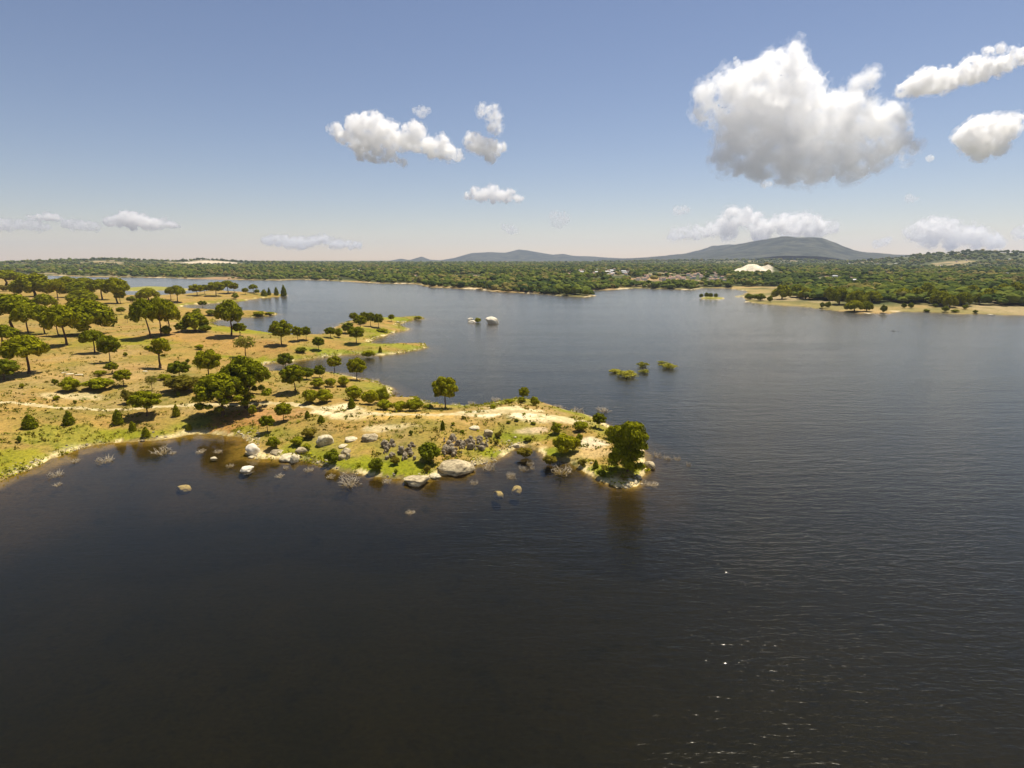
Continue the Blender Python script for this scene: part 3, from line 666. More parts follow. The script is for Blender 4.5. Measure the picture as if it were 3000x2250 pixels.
# ------------------------------------------------------------------ the trees and shrubs of the near land
# kind, picture x and y of the foot, height, width, label, [lean]
NEAR = [
('U',85,1095,111,122,"flat-topped umbrella pine alone low at the left edge"),
('U',12,1026,72,88,"umbrella pine cut by the left edge, just above the lone flat-topped one"),
('K',12,1113,60,82,"low dense round pine cut by the left edge beneath the flat-topped umbrella pine"),
('U',45,974,107,138,"broadest dark umbrella pine at the left edge, two tiers of crown"),
('U',83,981,86,72,"thin-trunked umbrella pine just right of the broad dark one at the left edge"),
('U',131,977,80,58,"slim umbrella pine between the broad dark pine and the thick leaning trunk"),
('U',171,982,72,52,"slender umbrella pine with bare stem right behind the thick leaning trunk"),
('U',196,1012,116,100,"tall umbrella pine with the thickest bare trunk, leaning left, in the left grove",-0.11),
('V',258,978,98,150,"huge spreading umbrella pine in the middle of the left grove, crown almost to the ground"),
('U',278,1034,66,68,"small flat umbrella pine in front of the huge spreading one, touching a round pine"),
('R',323,1062,77,61,"tall round pine touching the small flat umbrella pine in front of the left grove"),
('R',330,1095,33,36,"little mushroom-shaped pine right below the tall round pine on the slope"),
('R',362,1131,48,50,"small round pine with a dark oval shadow beside the yellow shrubs on the left"),
('L',470,1079,87,74,"pine with a separate lobe on its left side, alone on the bare slope",),
('K',526,1104,46,62,"low round pine on the slope left of the dark mushroom-crowned pine"),
('R',613,1110,83,77,"dark pine with open lower crown showing a pale trunk, left of the giant pair"),
('S',721,1049,63,69,"thin yellowish pine with see-through crown on the knoll above the cove"),
('D',654,1219,130,164,"front one of the giant pair of pines by the dark inlet"),
('D',722,1194,147,162,"rear one of the giant pair of pines, taller, behind the branching one"),
('R',430,1219,73,92,"round-domed pine above the near shore with a black shadow below it"),
('R',867,1150,80,74,"round pine at the neck of the peninsula with a black shadow on its left",-0.12),
('R',832,1233,53,51,"small ball-shaped pine at the start of the peninsula, right of the giant pair"),
('R',784,1266,50,45,"light green little pine nearest the inlet, on a bright grass patch"),
('R',1044,1005,46,50,"round pine on the middle spit with an oval shadow at its foot"),
('R',934,1026,38,36,"small ball pine on the dry ground left of the middle spit"),
('K',837,1078,44,46,"dense round pine standing right at the head of the cove"),
('R',981,1090,47,44,"round pine on the cove's near bank, seen against the water, left of the larger one"),
('R',1046,1114,64,58,"larger round pine at the end of the cove's near bank, against open water"),
('K',937,1106,36,35,"small dense pine among the shrubs of the cove's near bank"),
('K',899,1112,36,44,"low bushy pine touching the round pine at the peninsula's neck"),
('R',1304,1196,92,77,"lone lollipop-shaped pine at the back of the peninsula, dark against the lake"),
('R',1535,1175,41,33,"small pine on the crest at the back of the peninsula, between two shrubs"),
('R',1755,1256,46,43,"small round pine left of the tall bushy pine at the tip"),
('T',1838,1384,146,122,"tall bushy pine at the very tip of the peninsula"),
('U',678,984,100,80,"tall umbrella pine standing against the inlet's water, thick dark trunk"),
('R',703,984,37,41,"round little pine right beside the tall umbrella pine at the inlet"),
('R',826,1011,71,68,"dark full pine on the bank of the knoll, largest of the three against the water"),
('R',873,999,42,36,"left stem of the small double pine beside the dark full pine on the bank"),
('R',897,996,39,31,"right stem of the small double pine beside the dark full pine on the bank"),
('R',968,990,31,35,"small round pine at the root of the upper spit, against the lake"),
('U',442,990,113,76,"very tall umbrella pine with long bare forked trunk leaning left",-0.16),
('U',472,984,108,66,"tall umbrella pine, middle trunk of the three on the rise"),
('U',494,979,94,70,"umbrella pine, right trunk of the three on the rise, shrub at its foot"),
('V',571,969,54,78,"wide low umbrella pine on top of the rise, left of the inlet"),
('U',521,885,47,43,"right one of the two thin umbrella pines by the far creek"),
('U',501,879,37,30,"left one of the two thin umbrella pines by the far creek"),
('V',436,880,35,62,"dark low umbrella pine drooping to the right beside the far creek"),
('U',15,842,48,104,"umbrella pine at the left edge highest in the picture"),
('U',60,840,38,62,"umbrella pine second from the left edge along the top of the grove"),
('V',105,868,63,110,"dark broad umbrella pine at the top of the grove, crown touching the ground"),
('U',170,879,59,44,"umbrella pine with one clear trunk in the gap at the top of the grove"),
('U',197,852,40,54,"umbrella pine hidden behind others in the middle of the grove's top edge"),
('V',227,870,44,92,"wide dense umbrella pine in the middle of the grove's top edge"),
('U',250,857,42,62,"umbrella pine behind the wide dense one along the grove's top edge"),
('U',300,878,57,70,"dark umbrella pine next to last along the grove's top edge, before the water"),
('U',345,889,72,74,"last umbrella pine of the grove's top edge, standing against the water"),
('R',353,890,43,34,"smaller pine under the last umbrella pine of the grove's top edge"),
('V',243,889,37,84,"bright low domed pine behind the huge spreading one"),
('V',131,904,42,62,"low dark pine in the opening in the middle of the left grove"),
('R',355,921,21,26,"little round pine on the grass right of the huge spreading pine"),
('S',374,946,23,17,"thin sapling pine on the grass right of the huge spreading pine"),
('S',446,1144,44,34,"thin young pine among pale shrubs beside the big olive shrub"),
('S',490,957,30,16,"thin small tree leaning beside the very tall forked umbrella pine"),
('R',577,866,32,46,"leftmost pine of the row on the far creek's point"),
('R',600,862,27,23,"small pine between the first two of the row on the far creek's point"),
('R',634,867,40,52,"broad pine in the middle of the row on the far creek's point"),
('U',668,860,37,44,"pine with high crown, next after the broad one on the far creek's point"),
('R',686,858,30,28,"pine merging with the high-crowned one on the far creek's point"),
('R',719,863,19,20,"small ball pine past the row on the far creek's point"),
('U',743,858,24,27,"small flat pine past the ball pine on the far creek's point"),
('R',753,863,15,16,"tiny pine under the small flat pine on the far creek's point"),
('C',774,867,18,19,"first of the pointed young pines at the tip of the far creek's point"),
('C',789,865,21,11,"second of the pointed young pines at the tip of the far creek's point"),
('C',810,865,23,13,"third of the pointed young pines at the tip of the far creek's point"),
('C',832,868,31,17,"last and tallest pointed pine at the tip of the far creek's point"),
('R',594,901,20,26,"round little pine standing in the creek mouth"),
('R',1037,945,28,27,"leftmost round pine of the clump on the upper spit"),
('R',1056,963,38,40,"front pine of the clump on the upper spit"),
('R',1067,948,34,26,"rear pine of the clump on the upper spit, highest crown"),
('R',1086,956,39,30,"dark pine right of centre in the clump on the upper spit"),
('R',1109,960,40,31,"rightmost pine of the clump on the upper spit"),
('R',1147,942,21,20,"single small pine near the end of the upper spit"),
('K',1020,977,32,36,"dense pine between the clump and the middle spit's round pine"),
('C',88,1254,39,41,"largest cone-shaped young pine on the meadow, nearest the left edge"),
('C',202,1243,39,31,"cone-shaped young pine second from the left on the meadow"),
('C',346,1241,41,30,"cone-shaped young pine right below the pale path, left of the domed pine"),
('C',517,1219,34,21,"narrow young pine below the path, left of the giant pair"),
('C',389,1262,28,20,"young pine at the left end of the domed pine's shadow"),
('C',428,1279,29,23,"young pine below the domed pine's shadow, near the shore"),
('C',554,1260,19,19,"small young pine left of the giant pair's shadow, close to the shore"),
('C',1030,1196,32,22,"dark pointed young pine in front of the peninsula's long hedge of shrubs"),
('C',901,1224,21,16,"young pine on the bare slope right of the ball-shaped pine"),
('C',941,1239,23,22,"young bushy pine on the bare slope in front of the sandy patch"),
('C',1297,1259,28,14,"slim sapling alone on the bare top of the peninsula"),
('C',1745,1370,24,17,"small dark sapling in the grass left of the tip's bushy pine"),
# shrubs
('B',206,1145,40,72,"light green shrub at the left end of the shrub strip on the left slope"),
('B',290,1140,36,100,"long light green shrub in the middle of the shrub strip on the left slope"),
('B',294,1101,19,36,"small shrub above the long light green one on the left slope"),
('B',481,1113,18,42,"pale low shrub between the sapling and the big olive shrub"),
('O',538,1147,54,120,"big olive-brown shrub left of the giant pair of pines"),
('O',378,1182,46,46,"arched olive shrub behind the round-domed pine"),
('B',740,1217,36,29,"shrub at the foot of the giant pair, on the edge of the shadow"),
('B',912,1180,48,54,"rounded shrub in front at the peninsula's neck, left of two"),
('B',950,1179,41,56,"rounded shrub in front at the peninsula's neck, right of two"),
('B',931,1137,33,48,"shrub behind the two rounded ones at the peninsula's neck"),
('B',969,1133,31,38,"shrub in the middle of the cove's near bank"),
('B',1007,1132,31,44,"shrub under the larger round pine of the cove's near bank"),
('B',1037,1172,47,60,"first shrub of the long hedge along the peninsula's back shore"),
('B',1085,1185,51,54,"second shrub of the long hedge, the tallest"),
('B',1122,1182,49,48,"third shrub of the long hedge along the peninsula's back shore"),
('B',1128,1201,34,54,"low shrub at the bend of the long hedge"),
('B',1170,1205,36,50,"shrub with dark gap in the right half of the long hedge"),
('B',1213,1203,38,68,"last broad shrub of the long hedge, towards the lone lollipop pine"),
('G',1255,1198,16,32,"small dark shrub in the shade of the lone lollipop pine"),
('B',802,1312,37,46,"shrub above the white shore rocks"),
('O',906,1283,33,50,"spiky shrub left of the big oval boulder"),
('B',871,1304,29,44,"shrub left of and below the spiky one by the oval boulder"),
('B',898,1319,21,32,"low shrub under the spiky one, above the pointed white rock"),
('G',973,1358,47,52,"dark shrub leaning on the stack of pale rocks"),
('G',1256,1353,68,78,"big round dark shrub between the two rubble piles"),
('G',1103,1378,43,52,"dark shrub left of the first rubble pile, on the bright grass"),
('O',1158,1360,29,34,"dull shrub at the foot of the first rubble pile"),
('O',1251,1382,23,24,"dull little shrub left of the great slab by the water"),
('O',1460,1282,21,26,"brownish shrub beyond the right end of the rubble pile"),
('O',1454,1301,15,17,"small brownish shrub below the one beyond the rubble pile"),
('G',1546,1293,15,27,"small dark shrub on the green strip behind the bay"),
('B',1650,1333,70,78,"main shrub of the big thicket on the right half of the peninsula"),
('B',1680,1322,52,44,"right-hand shrub of the big thicket"),
('B',1628,1270,34,37,"shrub at the top of the big thicket"),
('B',1697,1293,26,24,"small round shrub just right of the big thicket"),
('B',1704,1262,34,52,"oval shrub on the bare sandy ground above the thicket"),
('B',1566,1188,28,30,"shrub right of the small crest pine"),
('B',1528,1180,20,26,"shrub under the small crest pine"),
('B',1493,1181,16,34,"flat shrub left of the small crest pine"),
('G',1762,1397,26,32,"dark shrub at the left foot of the tip's bushy pine"),
('O',1706,1366,26,32,"dull shrub above the shore, left of the tip's sapling"),
('O',1540,1340,34,54,"brownish shrub hanging over the bay's water"),
('O',1610,1362,34,50,"brownish shrub at the water under the big thicket"),
('B',1793,1288,43,54,"yellowish shrub on the shore behind the tip's bushy pine"),
('K',531,973,28,35,"ball-shaped bush right of the three trunks on the rise"),
('G',488,982,31,40,"dark bush at the foot of the three trunks on the rise"),
('G',600,973,26,42,"dark bush joined to the wide low umbrella pine on the rise"),
('G',386,886,21,27,"dark bush at the water beside the last pine of the grove"),
('G',577,917,14,28,"flat dark bush on the creek's grassy bank"),
('G',618,924,19,36,"low twin bush on the creek's grassy bank, left of the tall umbrella pine"),
('B',690,876,19,23,"light bush below the row on the far creek's point"),
('O',15,854,21,36,"greyish bush under the highest pines at the left edge"),
('B',1226,937,14,25,"bush at the very end of the upper spit"),
('B',993,988,27,27,"yellow-green bush beside the small pine at the upper spit's root"),
('B',1120,972,11,40,"low bush on the grass below the clump of the upper spit"),
('B',1079,1047,25,42,"bush on the shore of the middle spit, dark reflection below"),
('G',883,1032,17,42,"flat dark bush on the dry ground behind the cove"),
('C',1114,1032,17,11,"tiny sapling on the middle spit"),
('B',760,924,13,40,"green bushes on the thin middle tongue of land in the inlet"),
('B',790,922,9,30,"low green bush at the end of the thin tongue in the inlet"),
('G',162,1127,20,19,"small dark shrub left of the shrub strip on the left slope"),
('B',165,1172,16,23,"small shrub above the pale path on the left"),
('B',65,1137,15,15,"tiny shrub near the left edge above the pale path"),
('G',220,1183,13,13,"tiny dark shrub just above the pale path"),
('G',58,1297,23,16,"small dark shrub on the meadow near the left edge"),
('G',523,1162,18,15,"small dark shrub under the big olive shrub"),
('G',310,1080,10,16,"tiny shrub under the tall round pine's shadow"),
('B',368,1044,14,15,"small low shrub on the slope below the lobed pine's left"),
('G',550,1062,12,14,"tiny dark shrub above the low round pine on the slope"),
('B',585,1024,17,30,"flat light green shrub on the knoll's slope"),
('O',1358,1227,11,17,"first tuft-like shrub on the bare peninsula top, by the white patch"),
('G',1354,1268,11,16,"dark cushion shrub right of the peninsula's sapling"),
('G',1327,1246,11,14,"cushion shrub beside the peninsula's slim sapling"),
('B',1443,1196,12,25,"low cushion shrub at the back edge of the peninsula"),
('G',1204,1274,17,15,"small upright shrub left of the peninsula's slim sapling"),
('G',1490,1240,10,16,"dark cushion shrub on the pale slope before the crest pine, left one"),
('G',1513,1234,9,16,"dark cushion shrub on the pale slope before the crest pine, right one"),
('G',1562,1243,9,20,"dark cushion shrub above the thicket on the pale slope"),
('G',1160,1386,14,13,"tiny dark shrub in the bright grass by the near shore"),
]
pos = cast([(q[1], q[2]) for q in NEAR])
for q, P in zip(NEAR, pos):
    k = P[1] * cp + (CAM_H - P[2]) * sp          # depth along the optical axis
    s = k / F
    lean = q[6] if len(q) > 6 else 0.0
    grp = {'C': 'young pines'}.get(q[0], 'shrubs on the near land' if TPL[q[0]][0] == 'shrub' else 'pines of the near land')
    plant(q[0], (P[0], P[1], P[2] - 0.06), q[3] * s * 1.03, q[4] * s * (1.10 if q[0] in 'UV' else 1.0), q[5], grp, lean, 0.0 if q[0] in 'LT' else None)

# far shore pines, pine islet, wooded point: counted from the left
ORD = ['first','second','third','fourth','fifth','sixth','seventh','eighth','ninth','tenth','eleventh','twelfth','thirteenth','fourteenth','fifteenth','sixteenth','seventeenth','eighteenth','nineteenth','twentieth','twenty-first','twenty-second','twenty-third','twenty-fourth','twenty-fifth','twenty-sixth']
RIGHT_PINES = [(2291,876,36,52),(2335,870,32,40),(2360,876,28,40),(2428,880,34,30),(2458,892,44,50),(2507,896,40,50),(2555,887,30,52),(2503,912,29,50),(2538,912,27,34),(2643,882,34,48),(2685,884,36,42),(2712,883,48,44),
 (2731,887,36,40),(2754,895,39,52),(2782,900,32,37),(2820,896,36,48),(2899,885,35,48),(2868,891,29,30),(2935,870,35,38),(2985,890,25,27),(2970,874,41,46),(2846,872,32,40)]
RIGHT_BUSH = [(2195,878,20,36),(2225,881,24,38),(2255,885,21,20),(2408,902,19,17),(2425,902,21,23),(2588,916,27,20),(2648,903,18,17),(2669,903,19,19),(2740,900,13,16),(2769,913,19,22),(2827,906,16,20),(2857,918,12,15),(2797,915,10,26),(2715,913,9,22)]
POINT = [(1407,847,18,26),(1432,846,19,20),(1494,852,13,17),(1516,853,12,15),(1558,856,18,15),(1577,855,16,15),(1598,855,13,13),(1632,858,18,24),(1658,865,23,22),(1681,864,23,19),(1718,866,17,19)]
ISLE = [(2054,874,14,13),(2070,873.5,17,14),(2082,874,16,13),(2097,874,15,13)]
def row(kind, pts, lab, grp):
    order = sorted(range(len(pts)), key=lambda i: pts[i][0])
    P = cast([(q[0], q[1]) for q in pts])
    for n, i in enumerate(order):
        q = pts[i]; s = (P[i][1] * cp + CAM_H * sp) / F
        plant(kind, (P[i][0], P[i][1], P[i][2] - .1), q[2] * s, q[3] * s, lab % ORD[n], grp)
row('V', [(a, b, h * 1.12, w * 1.15) for a, b, h, w in RIGHT_PINES], "%s umbrella pine from the left on the dry far right shore", 'umbrella pines of the far right shore')
row('G', RIGHT_BUSH, "%s dark bush from the left along the waterline of the far right shore", 'bushes of the far right shore')
row('K', POINT, "%s waterside pine from the left on the wooded middle point across the lake", 'waterside pines of the middle point')
row('K', ISLE, "%s pine from the left on the tiny islet off the right shore", 'pines of the islet')

# ------------------------------------------------------------------ shrubs and dead wood standing in the water
def stems_mesh(name, seed, n, up, leafy=0.0, mats=(M['twig'],), thick=0.012):
    rg = np.random.default_rng(seed); acc = Acc()
    for k in range(n):
        a = rg.uniform(0, 6.283); b = rg.uniform(0, .3); p0 = np.array([b * math.cos(a), b * math.sin(a), -.25])
        d = np.array([math.cos(a) * rg.uniform(.1, .9), math.sin(a) * rg.uniform(.1, .9), 1.0 * up]); L = rg.uniform(.45, 1.0)
        p1 = p0 + d * L * .5 + rg.normal(0, .05, 3); p2 = p1 + d * L * .5 + rg.normal(0, .10, 3)
        p2[:2] *= .5 / max(.5, np.linalg.norm(p2[:2]))
        V, Fc = tube([p0, p1, p2], [thick, thick * .8, thick * .3], 4); acc.add(V, Fc)
        for j in range(2):
            e = p1 + (p2 - p1) * rg.uniform(.1, .8); e2 = e + rg.normal(0, .14, 3) + [0, 0, .08]
            V, Fc = tube([e, e2], [thick * .6, thick * .25], 3); acc.add(V, np.concatenate([Fc], 0))
        if leafy:
            m = int(60 * leafy); t = rg.uniform(.35, 1.05, (m, 1)); pts = p1 + (p2 - p1) * t + rg.normal(0, .045, (m, 3))
            V, Fc = cards(pts, np.tile([0, 0, 1.], (m, 1)), .035, rg, 1.2); acc.add(V, Fc, 1)
    return acc.mesh(name, False, mats)
def flooded(seed):
    rg = np.random.default_rng(seed); L = [(x * 1.2, y * 1.2, max(z - .2, .05), a * 1.1, b * 1.1, c) for x, y, z, a, b, c in lumps_bush(rg, 9)]
    a = foliage(L, 900, .040, rg, core=.3, jit=.9, spread=.35)
    for q in L[1:]:
        V, Fc = tube([[0, 0, -.3], [q[0] * .6, q[1] * .6, q[2] * .4], q[:3]], [.012, .01, .005], 4); a.add(V, Fc, 1)
    return a.mesh('flooded_shrub', False, [M['reed'], M['bark']])
STEM = [flooded(s) for s in (81, 82)]
TWIG = [stems_mesh('dead_twigs', s, 30, .6, 0, (M['twig'],), .016) for s in (85, 86, 87)]
DARK = stems_mesh('dead_branch', 91, 12, .5, 0, (M['darktwig'],), .03)
FL = [(1834,1103,27,46,"largest flooded shrub out in the lake, dense and yellow-green"),(1803,1091,16,28,"thin brownish flooded shrub at the left end of the flooded group"),
 (1884,1074,22,24,"tall flooded shrub at the top middle of the flooded group"),(1888,1093,18,20,"small flooded shrub just below the tall middle one"),
 (1957,1079,23,34,"flooded shrub at the right end of the flooded group"),(1939,1064,11,19,"tiny flooded shrub behind the right-hand one of the flooded group")]
P = flat([(q[0], q[1]) for q in FL])
for i, (q, p) in enumerate(zip(FL, P)):
    s = (p[1] * cp + CAM_H * sp) / F
    tag(link('flooded_shrub', STEM[i % 2], None, (p[0], p[1], 0), (0, 0, i * 1.7), (q[3] * s * 1.75, q[3] * s * 1.9, q[2] * s * .95)), q[4], 'shrub', 'flooded shrubs in the lake')
TW = [(160,1392,20,42),(168,1421,9,24),(222,1352,11,26),(304,1350,22,50),(472,1325,22,52),(507,1328,8,24),(583,1326,9,24),(591,1322,8,26),(640,1325,10,28),(672,1366,10,24),(820,1396,9,28),(838,1372,10,20),(903,1378,12,30),
 (1027,1417,32,70),(970,1398,12,28),(1135,1412,12,30),(1388,1416,14,26),(1434,1372,24,44),(1494,1392,14,24),(1499,1398,18,32),(1534,1376,17,30),(1553,1360,14,24),(1645,1382,24,62),(1927,1336,17,28),(1957,1344,15,26),(1984,1345,12,22),
 (2017,1362,13,16),(1908,1420,10,44),(1201,1502,7,30),(1770,1203,14,44),(1694,1205,16,40),(1640,1194,11,34),(1456,1173,12,36),(1159,1152,14,26),(1092,1116,11,40),(1385,1182,8,30),(1330,1186,8,26),(1560,1372,10,18)]
TW.sort()
P = flat([(q[0], q[1]) for q in TW])
near_i = 0; back_i = 0
LETT = ORD + ['twenty-seventh', 'twenty-eighth', 'twenty-ninth', 'thirtieth', 'thirty-first', 'thirty-second']
for i, (q, p) in enumerate(zip(TW, P)):
    s = (p[1] * cp + CAM_H * sp) / F
    if q[1] < 1210:
        lab = "%s clump of dry twigs from the left along the peninsula's back shore" % LETT[back_i]; back_i += 1
    elif q[1] > 1480:
        lab = "lone clump of pale twigs out in the dark water before the peninsula"
    else:
        lab = "%s clump of bleached dead twigs from the left in the near shallows" % LETT[near_i]; near_i += 1
    tag(link('dead_twigs', TWIG[i % 3], None, (p[0], p[1], 0), (0, 0, i * 2.1), (q[3] * s, q[3] * s, q[2] * s * 1.5)), lab, 'twigs', 'dead twigs in the water')
p, = flat([(2622, 971)]); s = (p[1] * cp + CAM_H * sp) / F
tag(link('dead_branch', DARK, None, (p[0], p[1], 0), None, (26 * s, 20 * s, 11 * s)), "dark bare branch sticking out of the open water on the right", 'branch')

# ------------------------------------------------------------------ rocks
def rock_mesh(name, seed, mat, sub=4, flatcut=8, rough=.24):
    rg = np.random.default_rng(seed); v, f = ICO[sub]; v = v.copy()
    for k in range(flatcut):
        nrm = rg.normal(0, 1, 3); nrm /= np.linalg.norm(nrm); nrm[2] *= .7; t = rg.uniform(.45, .8)
        dd_ = v @ nrm; v = v - np.clip(dd_ - t, 0, None)[:, None] * nrm * .85
    v = v * (1 + rough * fbm3(v * 1.6 + seed, seed, 4))[:, None]
    v[:, 2] = (v[:, 2] + .55) / 1.55 * 1.0
    v[:, :2] *= .5 / np.abs(v[:, :2]).max()
    v[:, 2] *= 1 / v[:, 2].max()
    return mesh_np(name, v, f, sub > 2, [mat])
RK = {k: [rock_mesh('boulder', s, M[m]) for s in ss] for k, m, ss in (('w', 'white', (1, 2, 3)), ('r', 'rock', (4, 5, 6, 7)), ('W', 'chalk', (8, 9)))}
ST = [rock_mesh('stone', s, M['stone'], 2, 7, .22) for s in (11, 12, 13, 14, 15)]
ROCKS = [  # kind, x, base y, height, width, label, rotation
('W',735,1334,44,46,"tall white rock slanting up from the water at the inlet's corner"),('w',850,1350,32,74,"broad pale outcrop along the water right of the tall white rock"),
('r',806,1333,24,46,"rough grey rock between the tall white rock and the outcrop"),('r',880,1330,28,42,"lumpy rock on top of the pale outcrop, below the shrubs"),
('w',735,1343,10,26,"small pale rock at the foot of the tall white rock"),('w',860,1356,31,27,"pointed white rock standing at the waterline right of the outcrop"),
('w',948,1307,43,48,"big smooth oval boulder on the slope, dark beneath"),('w',1022,1293,22,48,"flat pale rock right of the oval boulder"),('r',1080,1293,34,58,"rough weathered rock on the slope above the rubble"),
('w',1003,1312,15,32,"pale cap stone on top of the rock stack"),('r',1010,1330,24,32,"middle rock of the stack beside the dark shrub"),('r',1000,1348,22,30,"lowest rock of the stack beside the dark shrub"),('r',1020,1345,22,18,"narrow rock at the right of the stack"),
('W',716,1382,22,45,"white rock alone in the brown shallow water"),('w',624,1346,11,21,"small white rock in the inlet's reflection"),
('r',1329,1396,62,128,"great rounded slab sloping into the water, largest rock"),('w',1273,1400,19,37,"pale rock between the great slab and the flatter slab"),('r',1218,1423,38,80,"flatter slab half in the water, left of the great slab"),
('w',1512,1311,17,21,"white round stone at the bay's edge"),('r',1904,1374,29,38,"grey rock at the water right of the tip's bushy pine"),('w',1390,1260,20,40,"pale rock behind the rubble's right end"),('r',1430,1280,28,34,"rough rock beside the brownish shrub past the rubble"),
('w',1835,1424,12,22,"pale stone on the tip's front beach, left one"),('w',1862,1416,13,22,"pale stone on the tip's front beach, middle one"),('w',1872,1402,12,18,"pale stone on the tip's front beach, right one"),('w',1848,1408,9,20,"pale stone in the shade under the tip's bushy pine"),
('w',1784,1272,14,22,"bleached stone on the back shore behind the yellowish shrub"),('w',1797,1293,12,18,"bleached stone left of the tip's bushy pine"),
('w',182,1094,7,18,"first pale stone above the shrub strip on the left slope"),('w',200,1098,8,24,"second pale stone above the shrub strip on the left slope"),('w',226,1101,9,22,"third pale stone above the shrub strip on the left slope"),('w',422,1090,8,15,"pale stone beside the lobed pine's shadow"),
('W',1378,938,8,18,"upper white rock of the left pair in mid lake"),('W',1382,946,8,26,"lower white rock of the left pair in mid lake"),('W',1440,949,25,42,"tall white rock alone in mid lake"),
('w',2165,868,4,14,"low pale rock off the right shore beside the islet"),('w',2545,919,3,22,"pale rock at the waterline of the far right shore, left one"),('w',2910,922,4,24,"pale rock at the waterline of the far right shore, right one"),
('w',672,931,3,18,"white rock at the end of the inlet behind the tall umbrella pine"),
]
P = cast([(q[1], q[2]) for q in ROCKS])
for i, (q, p) in enumerate(zip(ROCKS, P)):
    s = (p[1] * cp + (CAM_H - p[2]) * sp) / F
    m = RK[q[0]][i % len(RK[q[0]])]
    vis = q[3] * s                       # seen height includes some of the top face
    hz = max(vis - .26 * q[4] * s, .42 * vis, .3)
    if q[0] == 'W': hz = max(hz, vis * (.85 if q[2] < 1000 else .5))
    tag(link('boulder', m, None, (p[0], p[1] + q[4] * s * .34, p[2] - .15 * hz), (0, 0, (i * 1.3) % 6.28), (q[4] * s, q[4] * s * 1.0, hz * 1.12)), q[5], 'rock', 'rocks')
p, = flat([(1399, 945)]); s = (p[1] * cp + CAM_H * sp) / F
tag(link('shrub', TPL['B'][1][0][0], None, (p[0], p[1] + 1, -.2), None, (24 * s, 20 * s, 15 * s)), "green shrub growing on the left pair of white rocks in mid lake", 'shrub')
SUB = [(537,1412,30,"pale rock lying under water below the near meadow"),(1518,1414,26,"yellowish sunken rock before the bay, right one"),(1458,1428,26,"yellowish sunken rock before the bay, left one")]
P = flat([(q[0], q[1]) for q in SUB])
for i, (q, p) in enumerate(zip(SUB, P)):
    s = (p[1] * cp + CAM_H * sp) / F
    tag(link('boulder', RK['w'][i], None, (p[0], p[1], -2.0), (0, 0, i), (q[2] * s * 1.6, q[2] * s * 1.3, 1.35)), q[3], 'rock', 'sunken rocks')
# the two rubble piles: every stone a thing
rg = np.random.default_rng(99)
PILES = [((1115,1157,1300,1322),13,'left'),((1120,1164,1322,1347),13,'left'),((1168,1215,1300,1354),24,'left'),((1290,1337,1284,1336),26,'right'),((1325,1357,1293,1328),16,'right'),((1345,1390,1289,1319),20,'right'),((1386,1429,1280,1318),20,'right')]
uv = []; side = []
for (a, b, c0, d0), n, w in PILES:
    for k in range(n):
        uv.append((rg.uniform(a, b), rg.uniform(c0, d0))); side.append(w)
P = cast(uv)
for i, p in enumerate(P):
    sz = min(math.exp(rg.normal(math.log(.72), .42)), 1.7)
    o = link('stone', ST[i % 5], None, (p[0], p[1], p[2] - .08 + rg.uniform(0, .35)), (rg.uniform(-.4, .4), rg.uniform(-.4, .4), rg.uniform(0, 6.28)), (sz, sz * rg.uniform(.7, 1), sz * rg.uniform(.6, .95)))
    tag(o, "angular grey-brown stone in the rubble pile %s of the round dark shrub" % side[i], 'stone', 'stones of the rubble pile %s of the dark shrub' % side[i])

# ------------------------------------------------------------------ the pale path
def build_path():
    uv = [(-40,1176),(40,1180),(110,1186),(200,1196),(300,1201),(380,1199),(470,1190),(560,1186),(640,1184),(740,1182),(840,1181),(900,1190),(960,1201),(1040,1212),(1130,1214),(1230,1215),(1320,1213),(1400,1213),(1470,1205),(1540,1205),(1620,1218),(1690,1240)]
    p = cast(uv)[:, :2]
    t = np.linspace(0, len(p) - 1, 420); q = np.stack([np.interp(t, np.arange(len(p)), p[:, k]) for k in (0, 1)], 1)
    ker = np.hanning(21); ker /= ker.sum(); pad = np.pad(q, ((10, 10), (0, 0)), 'edge'); q = np.stack([np.convolve(pad[:, k], ker, 'valid') for k in (0, 1)], 1)
    tg = np.gradient(q, axis=0); tg /= np.linalg.norm(tg, axis=1)[:, None] + 1e-9; nm = np.stack([-tg[:, 1], tg[:, 0]], 1)
    s = np.arange(len(q)) * .35
    wl = 1.2 + .8 * fbm2(s, s * 0 + 3, 7, 3); wr = 1.2 + .8 * fbm2(s, s * 0 + 9, 8, 3)
    K = 6; rows = []
    for k in range(K):
        f = k / (K - 1) * 2 - 1
        pt = q + nm * np.where(f < 0, wr * f, wl * f)[:, None]
        e = 0.05 - 0.09 * abs(f) ** 3
        rows.append(np.concatenate([pt, (height(pt) + e)[:, None]], 1))
    V = np.stack(rows, 1).reshape(-1, 3); n = len(q)
    i = (np.arange(n - 1)[:, None] * K + np.arange(K - 1)[None]).ravel()
    return tag(link('path', mesh_np('path', V, np.stack([i, i + K, i + K + 1, i + 1], 1), True, [M['sandpath']])), kind='structure')
build_path()

